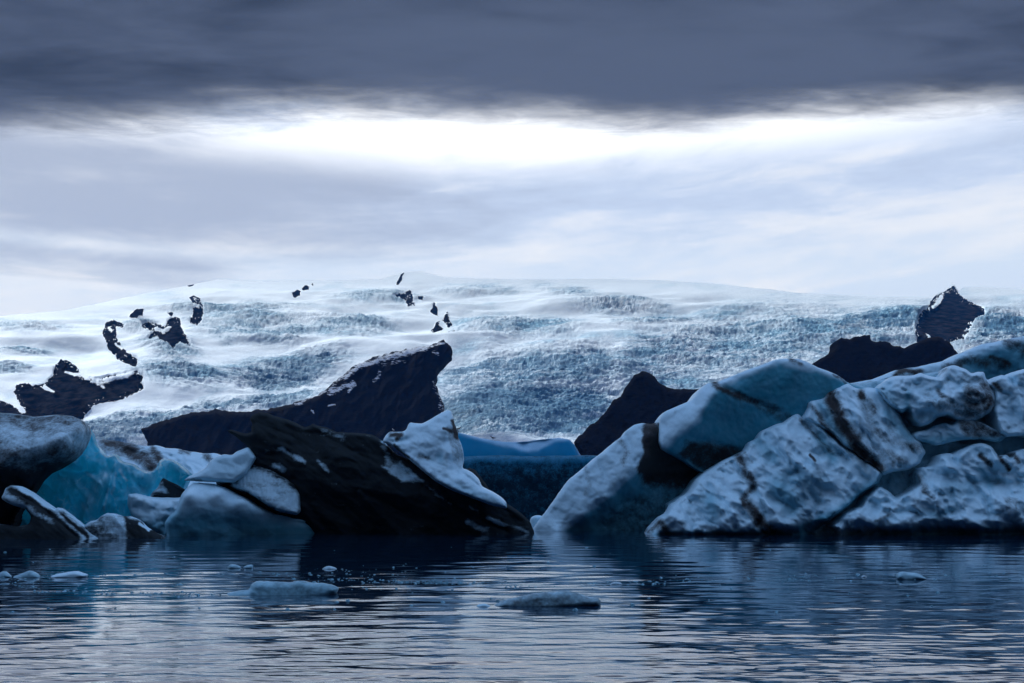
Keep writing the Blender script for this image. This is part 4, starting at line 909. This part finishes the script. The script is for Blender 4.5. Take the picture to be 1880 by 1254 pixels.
floe([(22, 1060), (36, 1054), (54, 1047), (64, 1050), (72, 1057), (72, 1064), (30, 1068)], 1060, "bluish tent-shaped ice chunk second from the left edge", 66, T=10, R=7, blue=0.5)
floe([(92, 1058), (108, 1053), (125, 1050), (140, 1048), (152, 1052), (162, 1055), (158, 1062), (130, 1066), (95, 1064)], 1060, "pale low ice chunk streaked brown under the clear blue iceberg", 67, T=10, R=7, blue=0.1, dirt=0.2)
floe([(416, 1042), (422, 1036), (432, 1036), (442, 1040), (442, 1047), (418, 1047)], 1043, "small blue ice chunk touching its twin, with rounded top", 68, T=7, R=5, blue=0.5)
floe([(446, 1041), (452, 1038), (464, 1036), (465, 1046), (448, 1046)], 1043, "small blue ice chunk with a square end beside its rounded twin", 69, T=7, R=5, blue=0.5)
floe([(590, 1045), (596, 1041), (604, 1038), (612, 1041), (620, 1044), (612, 1050), (594, 1050)], 1045, "small bright pointed ice chunk against the black reflection", 70, T=7, R=5, blue=0.1)
floe([(1118, 1074), (1124, 1069), (1136, 1068), (1144, 1072), (1140, 1077), (1120, 1077)], 1073, "small white ice chunk behind the whale-backed floe, to its right", 71, T=6, R=4, blue=0.0)
floe([(1580, 1060), (1586, 1055), (1592, 1058), (1592, 1063), (1582, 1063)], 1060, "tiny white ice chip left of the rounded blue chunk", 72, T=5, R=4, blue=0.0)

# brash ice: drifting lines of tiny fragments, one mass nobody could count
rng = np.random.RandomState(5)
bv, bf = [], []


def chip(x, y, r, h):
    k = len(bv)
    n = 6
    a0 = rng.rand() * 6.28
    for i in range(n):
        a = a0 + i * 6.283 / n
        q = r * rng.uniform(0.6, 1.2)
        bv.append((x + q * math.cos(a) * 1.3, y + q * math.sin(a), -0.02))
    for i in range(n):
        a = a0 + i * 6.283 / n + 0.3
        q = r * rng.uniform(0.3, 0.7)
        bv.append((x + q * math.cos(a) * 1.2, y + q * math.sin(a), h * rng.uniform(0.6, 1.1)))
    bv.append((x, y, h * 1.1))
    for i in range(n):
        j = (i + 1) % n
        bf.append((k + i, k + j, k + n + j)); bf.append((k + i, k + n + j, k + n + i)); bf.append((k + n + i, k + n + j, k + 2 * n))


LINES = [([(0, 1062), (120, 1058), (260, 1052), (420, 1054), (600, 1062), (800, 1070), (1000, 1072), (1140, 1072), (1300, 1066), (1500, 1060), (1700, 1060), (1880, 1060)], 1300, 4.0),
         ([(20, 1070), (60, 1082), (110, 1085), (260, 1088), (400, 1090)], 220, 3.5), ([(560, 1046), (700, 1052), (820, 1050)], 90, 2.5), ([(640, 1075), (800, 1074), (960, 1070)], 220, 4.0)]
for pts, num, spread in LINES:
    q = np.array(pts, float)
    for _ in range(num):
        x = rng.uniform(q[0, 0], q[-1, 0])
        if perlin(np.array([x / 60]), np.array([spread]))[0] < rng.uniform(-0.6, 0.35): continue
        y = np.interp(x, q[:, 0], q[:, 1]) + rng.normal() * spread
        D = F * H / (y - HY)
        r = abs(rng.normal()) * 0.03 + 0.015
        chip((x - CX) / F * D, D, r * 1.15, r * rng.uniform(0.15, 0.5))
for _ in range(120):
    y = rng.uniform(1000, 1130); x = rng.uniform(0, 1880); D = F * H / (y - HY)
    r = abs(rng.normal()) * 0.04 + 0.02
    chip((x - CX) / F * D, D, r, r * 0.5)
o = mesh_obj("brash_ice", bv, bf, ICE, {'dirt': np.full(len(bv), 0.3), 'blue': np.full(len(bv), 0.7)}, smooth=False)
tag(o, "thin drifting lines of crushed ice fragments across the lagoon", "brash ice", kind='stuff')

# ------------------------------------------------------------------ birds
def plain(name, col, rough=0.8):
    m, t, out = new_mat(name)
    p = t.n('ShaderNodeBsdfPrincipled')
    pos = t.n('ShaderNodeTexCoord').outputs['Object']
    n = t.noise(pos, 20.0, 3)
    t.link(t.mix(n, tuple(v * 0.75 for v in col), tuple(min(1, v * 1.2) for v in col)), p.inputs['Base Color'])
    p.inputs['Roughness'].default_value = rough
    t.link(p.outputs[0], out.inputs[0])
    return m


BLACK, WHITE, GREY, BEAK = plain("dark_feathers", (0.02, 0.018, 0.018)), plain("white_feathers", (0.75, 0.75, 0.75)), plain("grey_feathers", (0.2, 0.21, 0.23)), plain("horn", (0.18, 0.12, 0.04))


def tube(path, radii, n=10):
    """closed tapered tube along a path (x, z pairs in the bird's side plane, y the breadth)"""
    V, Fc = [], []
    path = [Vector(p) for p in path]
    for i, p in enumerate(path):
        d = (path[min(i + 1, len(path) - 1)] - path[max(i - 1, 0)]).normalized()
        s = Vector((0, 1, 0)); u_ = d.cross(s).normalized()
        rz, ry = radii[i]
        for k in range(n):
            a = 6.28318 * k / n
            V.append(tuple(p + s * (ry * math.cos(a)) + u_ * (rz * math.sin(a))))
    for i in range(len(path) - 1):
        for k in range(n):
            j = (k + 1) % n
            Fc.append((i * n + k, i * n + j, (i + 1) * n + j, (i + 1) * n + k))
    return V, Fc


def bird(loc, rz, size, mb, mw, label):
    r = bpy.data.objects.new("bird", None); C.objects.link(r)
    r.location = loc; r.rotation_euler = (0, 0, rz); r.scale = (size, size, size)
    tag(r, label, "bird")
    V, Fc = tube([(-0.62, 0, 0.30), (-0.5, 0, 0.33), (-0.3, 0, 0.36), (-0.05, 0, 0.38), (0.15, 0, 0.44), (0.26, 0, 0.55), (0.33, 0, 0.63), (0.41, 0, 0.655), (0.47, 0, 0.645), (0.5, 0, 0.64)],
                 [(0.005, 0.04), (0.02, 0.06), (0.085, 0.10), (0.14, 0.14), (0.13, 0.13), (0.075, 0.08), (0.07, 0.07), (0.072, 0.068), (0.045, 0.04), (0.006, 0.006)])
    mesh_obj("body", V, Fc, mb, parent=r)
    V, Fc = tube([(0.47, 0, 0.645), (0.54, 0, 0.64), (0.6, 0, 0.62)], [(0.022, 0.018), (0.018, 0.013), (0.003, 0.003)], 6)
    mesh_obj("beak", V, Fc, BEAK, parent=r)
    for s in (-1, 1):
        V, Fc = tube([(0.14, s * 0.125, 0.45), (-0.05, s * 0.15, 0.42), (-0.3, s * 0.12, 0.37), (-0.55, s * 0.05, 0.33), (-0.72, s * 0.02, 0.32)], [(0.03, 0.01), (0.10, 0.025), (0.08, 0.025), (0.035, 0.015), (0.004, 0.004)], 8)
        mesh_obj("wing", V, Fc, mw, parent=r)
        V, Fc = tube([(-0.02, s * 0.06, 0.26), (-0.01, s * 0.06, 0.13), (-0.03, s * 0.06, 0.01), (0.08, s * 0.06, 0.0)], [(0.02, 0.02), (0.012, 0.012), (0.012, 0.014), (0.006, 0.03)], 6)
        mesh_obj("leg", V, Fc, BEAK, parent=r)
    return r


def at(px, py, D):
    return unproject(px, py, D)


bird(at(905, 807.5, 138), math.radians(170), 0.75, BLACK, BLACK, "dark bird standing on the smooth blue iceberg in the gap")
bird(at(722, 793, 83.2), math.radians(120), 0.42, WHITE, GREY, "white gull perched on the left end of the white crest")
bird(at(842, 790.5, 83.6), math.radians(20), 0.42, BLACK, BLACK, "dark bird perched on the right edge of the white crest")

# ------------------------------------------------------------------ dark cloud deck, brightened overhead to light the bergs
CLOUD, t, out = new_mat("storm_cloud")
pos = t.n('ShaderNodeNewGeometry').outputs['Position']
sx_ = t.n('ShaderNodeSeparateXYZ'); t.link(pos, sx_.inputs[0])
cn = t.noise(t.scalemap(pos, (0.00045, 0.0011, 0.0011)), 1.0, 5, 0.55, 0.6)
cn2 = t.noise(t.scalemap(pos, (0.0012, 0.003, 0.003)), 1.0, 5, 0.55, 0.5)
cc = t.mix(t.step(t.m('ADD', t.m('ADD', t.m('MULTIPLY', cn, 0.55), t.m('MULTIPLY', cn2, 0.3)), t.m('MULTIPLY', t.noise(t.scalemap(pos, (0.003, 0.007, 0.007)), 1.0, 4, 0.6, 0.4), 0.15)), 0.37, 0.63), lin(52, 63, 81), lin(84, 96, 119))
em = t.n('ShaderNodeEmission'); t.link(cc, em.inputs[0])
# emission boosted overhead, out of view, to top-light the bergs; cut behind the viewer
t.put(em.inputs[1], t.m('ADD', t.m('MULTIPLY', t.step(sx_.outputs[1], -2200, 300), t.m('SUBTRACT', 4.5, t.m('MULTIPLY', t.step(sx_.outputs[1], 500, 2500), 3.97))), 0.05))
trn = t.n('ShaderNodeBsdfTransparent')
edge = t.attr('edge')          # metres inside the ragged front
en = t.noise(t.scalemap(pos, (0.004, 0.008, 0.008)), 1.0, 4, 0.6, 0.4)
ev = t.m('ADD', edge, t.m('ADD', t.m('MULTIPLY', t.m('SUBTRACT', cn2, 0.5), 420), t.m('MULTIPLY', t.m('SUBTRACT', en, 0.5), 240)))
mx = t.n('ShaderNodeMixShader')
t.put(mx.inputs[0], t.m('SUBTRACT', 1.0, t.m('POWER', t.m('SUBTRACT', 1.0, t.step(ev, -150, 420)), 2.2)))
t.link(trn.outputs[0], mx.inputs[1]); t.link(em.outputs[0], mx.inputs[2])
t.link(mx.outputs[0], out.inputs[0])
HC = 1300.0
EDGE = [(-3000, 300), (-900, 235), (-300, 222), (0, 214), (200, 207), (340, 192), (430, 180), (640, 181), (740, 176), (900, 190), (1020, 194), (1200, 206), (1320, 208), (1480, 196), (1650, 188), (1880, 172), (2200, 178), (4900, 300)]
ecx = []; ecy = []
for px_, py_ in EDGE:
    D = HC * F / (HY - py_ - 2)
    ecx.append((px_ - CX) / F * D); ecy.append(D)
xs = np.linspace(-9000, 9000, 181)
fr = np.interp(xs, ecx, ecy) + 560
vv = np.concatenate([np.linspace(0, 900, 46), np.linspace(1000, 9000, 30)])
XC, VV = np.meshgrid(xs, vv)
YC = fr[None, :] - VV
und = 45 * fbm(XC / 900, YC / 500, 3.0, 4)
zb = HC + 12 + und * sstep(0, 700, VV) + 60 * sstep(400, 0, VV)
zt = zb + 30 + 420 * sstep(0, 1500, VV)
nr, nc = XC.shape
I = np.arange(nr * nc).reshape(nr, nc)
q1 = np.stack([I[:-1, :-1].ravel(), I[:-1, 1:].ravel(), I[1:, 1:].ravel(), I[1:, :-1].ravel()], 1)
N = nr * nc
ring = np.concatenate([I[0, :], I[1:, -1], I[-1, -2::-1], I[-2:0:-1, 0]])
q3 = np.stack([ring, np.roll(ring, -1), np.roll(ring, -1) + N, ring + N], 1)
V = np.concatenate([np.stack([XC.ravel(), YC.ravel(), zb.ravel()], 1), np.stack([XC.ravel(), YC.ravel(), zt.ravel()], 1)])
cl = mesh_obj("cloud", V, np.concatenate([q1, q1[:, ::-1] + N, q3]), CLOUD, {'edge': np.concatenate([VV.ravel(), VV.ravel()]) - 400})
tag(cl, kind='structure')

# ------------------------------------------------------------------ haze
HAZE_DENSITY = 3.0e-5
if HAZE_DENSITY > 0:
    HZ, t, out = new_mat("haze")
    pv = t.n('ShaderNodeVolumePrincipled')
    pv.inputs['Color'].default_value = (0.03, 0.33, 1.0, 1)
    pv.inputs['Density'].default_value = HAZE_DENSITY
    pv.inputs['Anisotropy'].default_value = 0.0
    pv.inputs['Density Attribute'].default_value = ''
    HZ.cycles.homogeneous_volume = True
    t.link(pv.outputs[0], out.inputs['Volume'])
    X0, X1, Y0_, Y1, Z0, Z1 = -7000, 7000, -400, 6500, -1.5, 1290
    hv = [(x, y, z) for x in (X0, X1) for y in (Y0_, Y1) for z in (Z0, Z1)]
    hf = [(0, 1, 3, 2), (4, 6, 7, 5), (0, 4, 5, 1), (2, 3, 7, 6), (0, 2, 6, 4), (1, 5, 7, 3)]
    hz = mesh_obj("haze", hv, hf, HZ, smooth=False)
    tag(hz, kind='stuff')
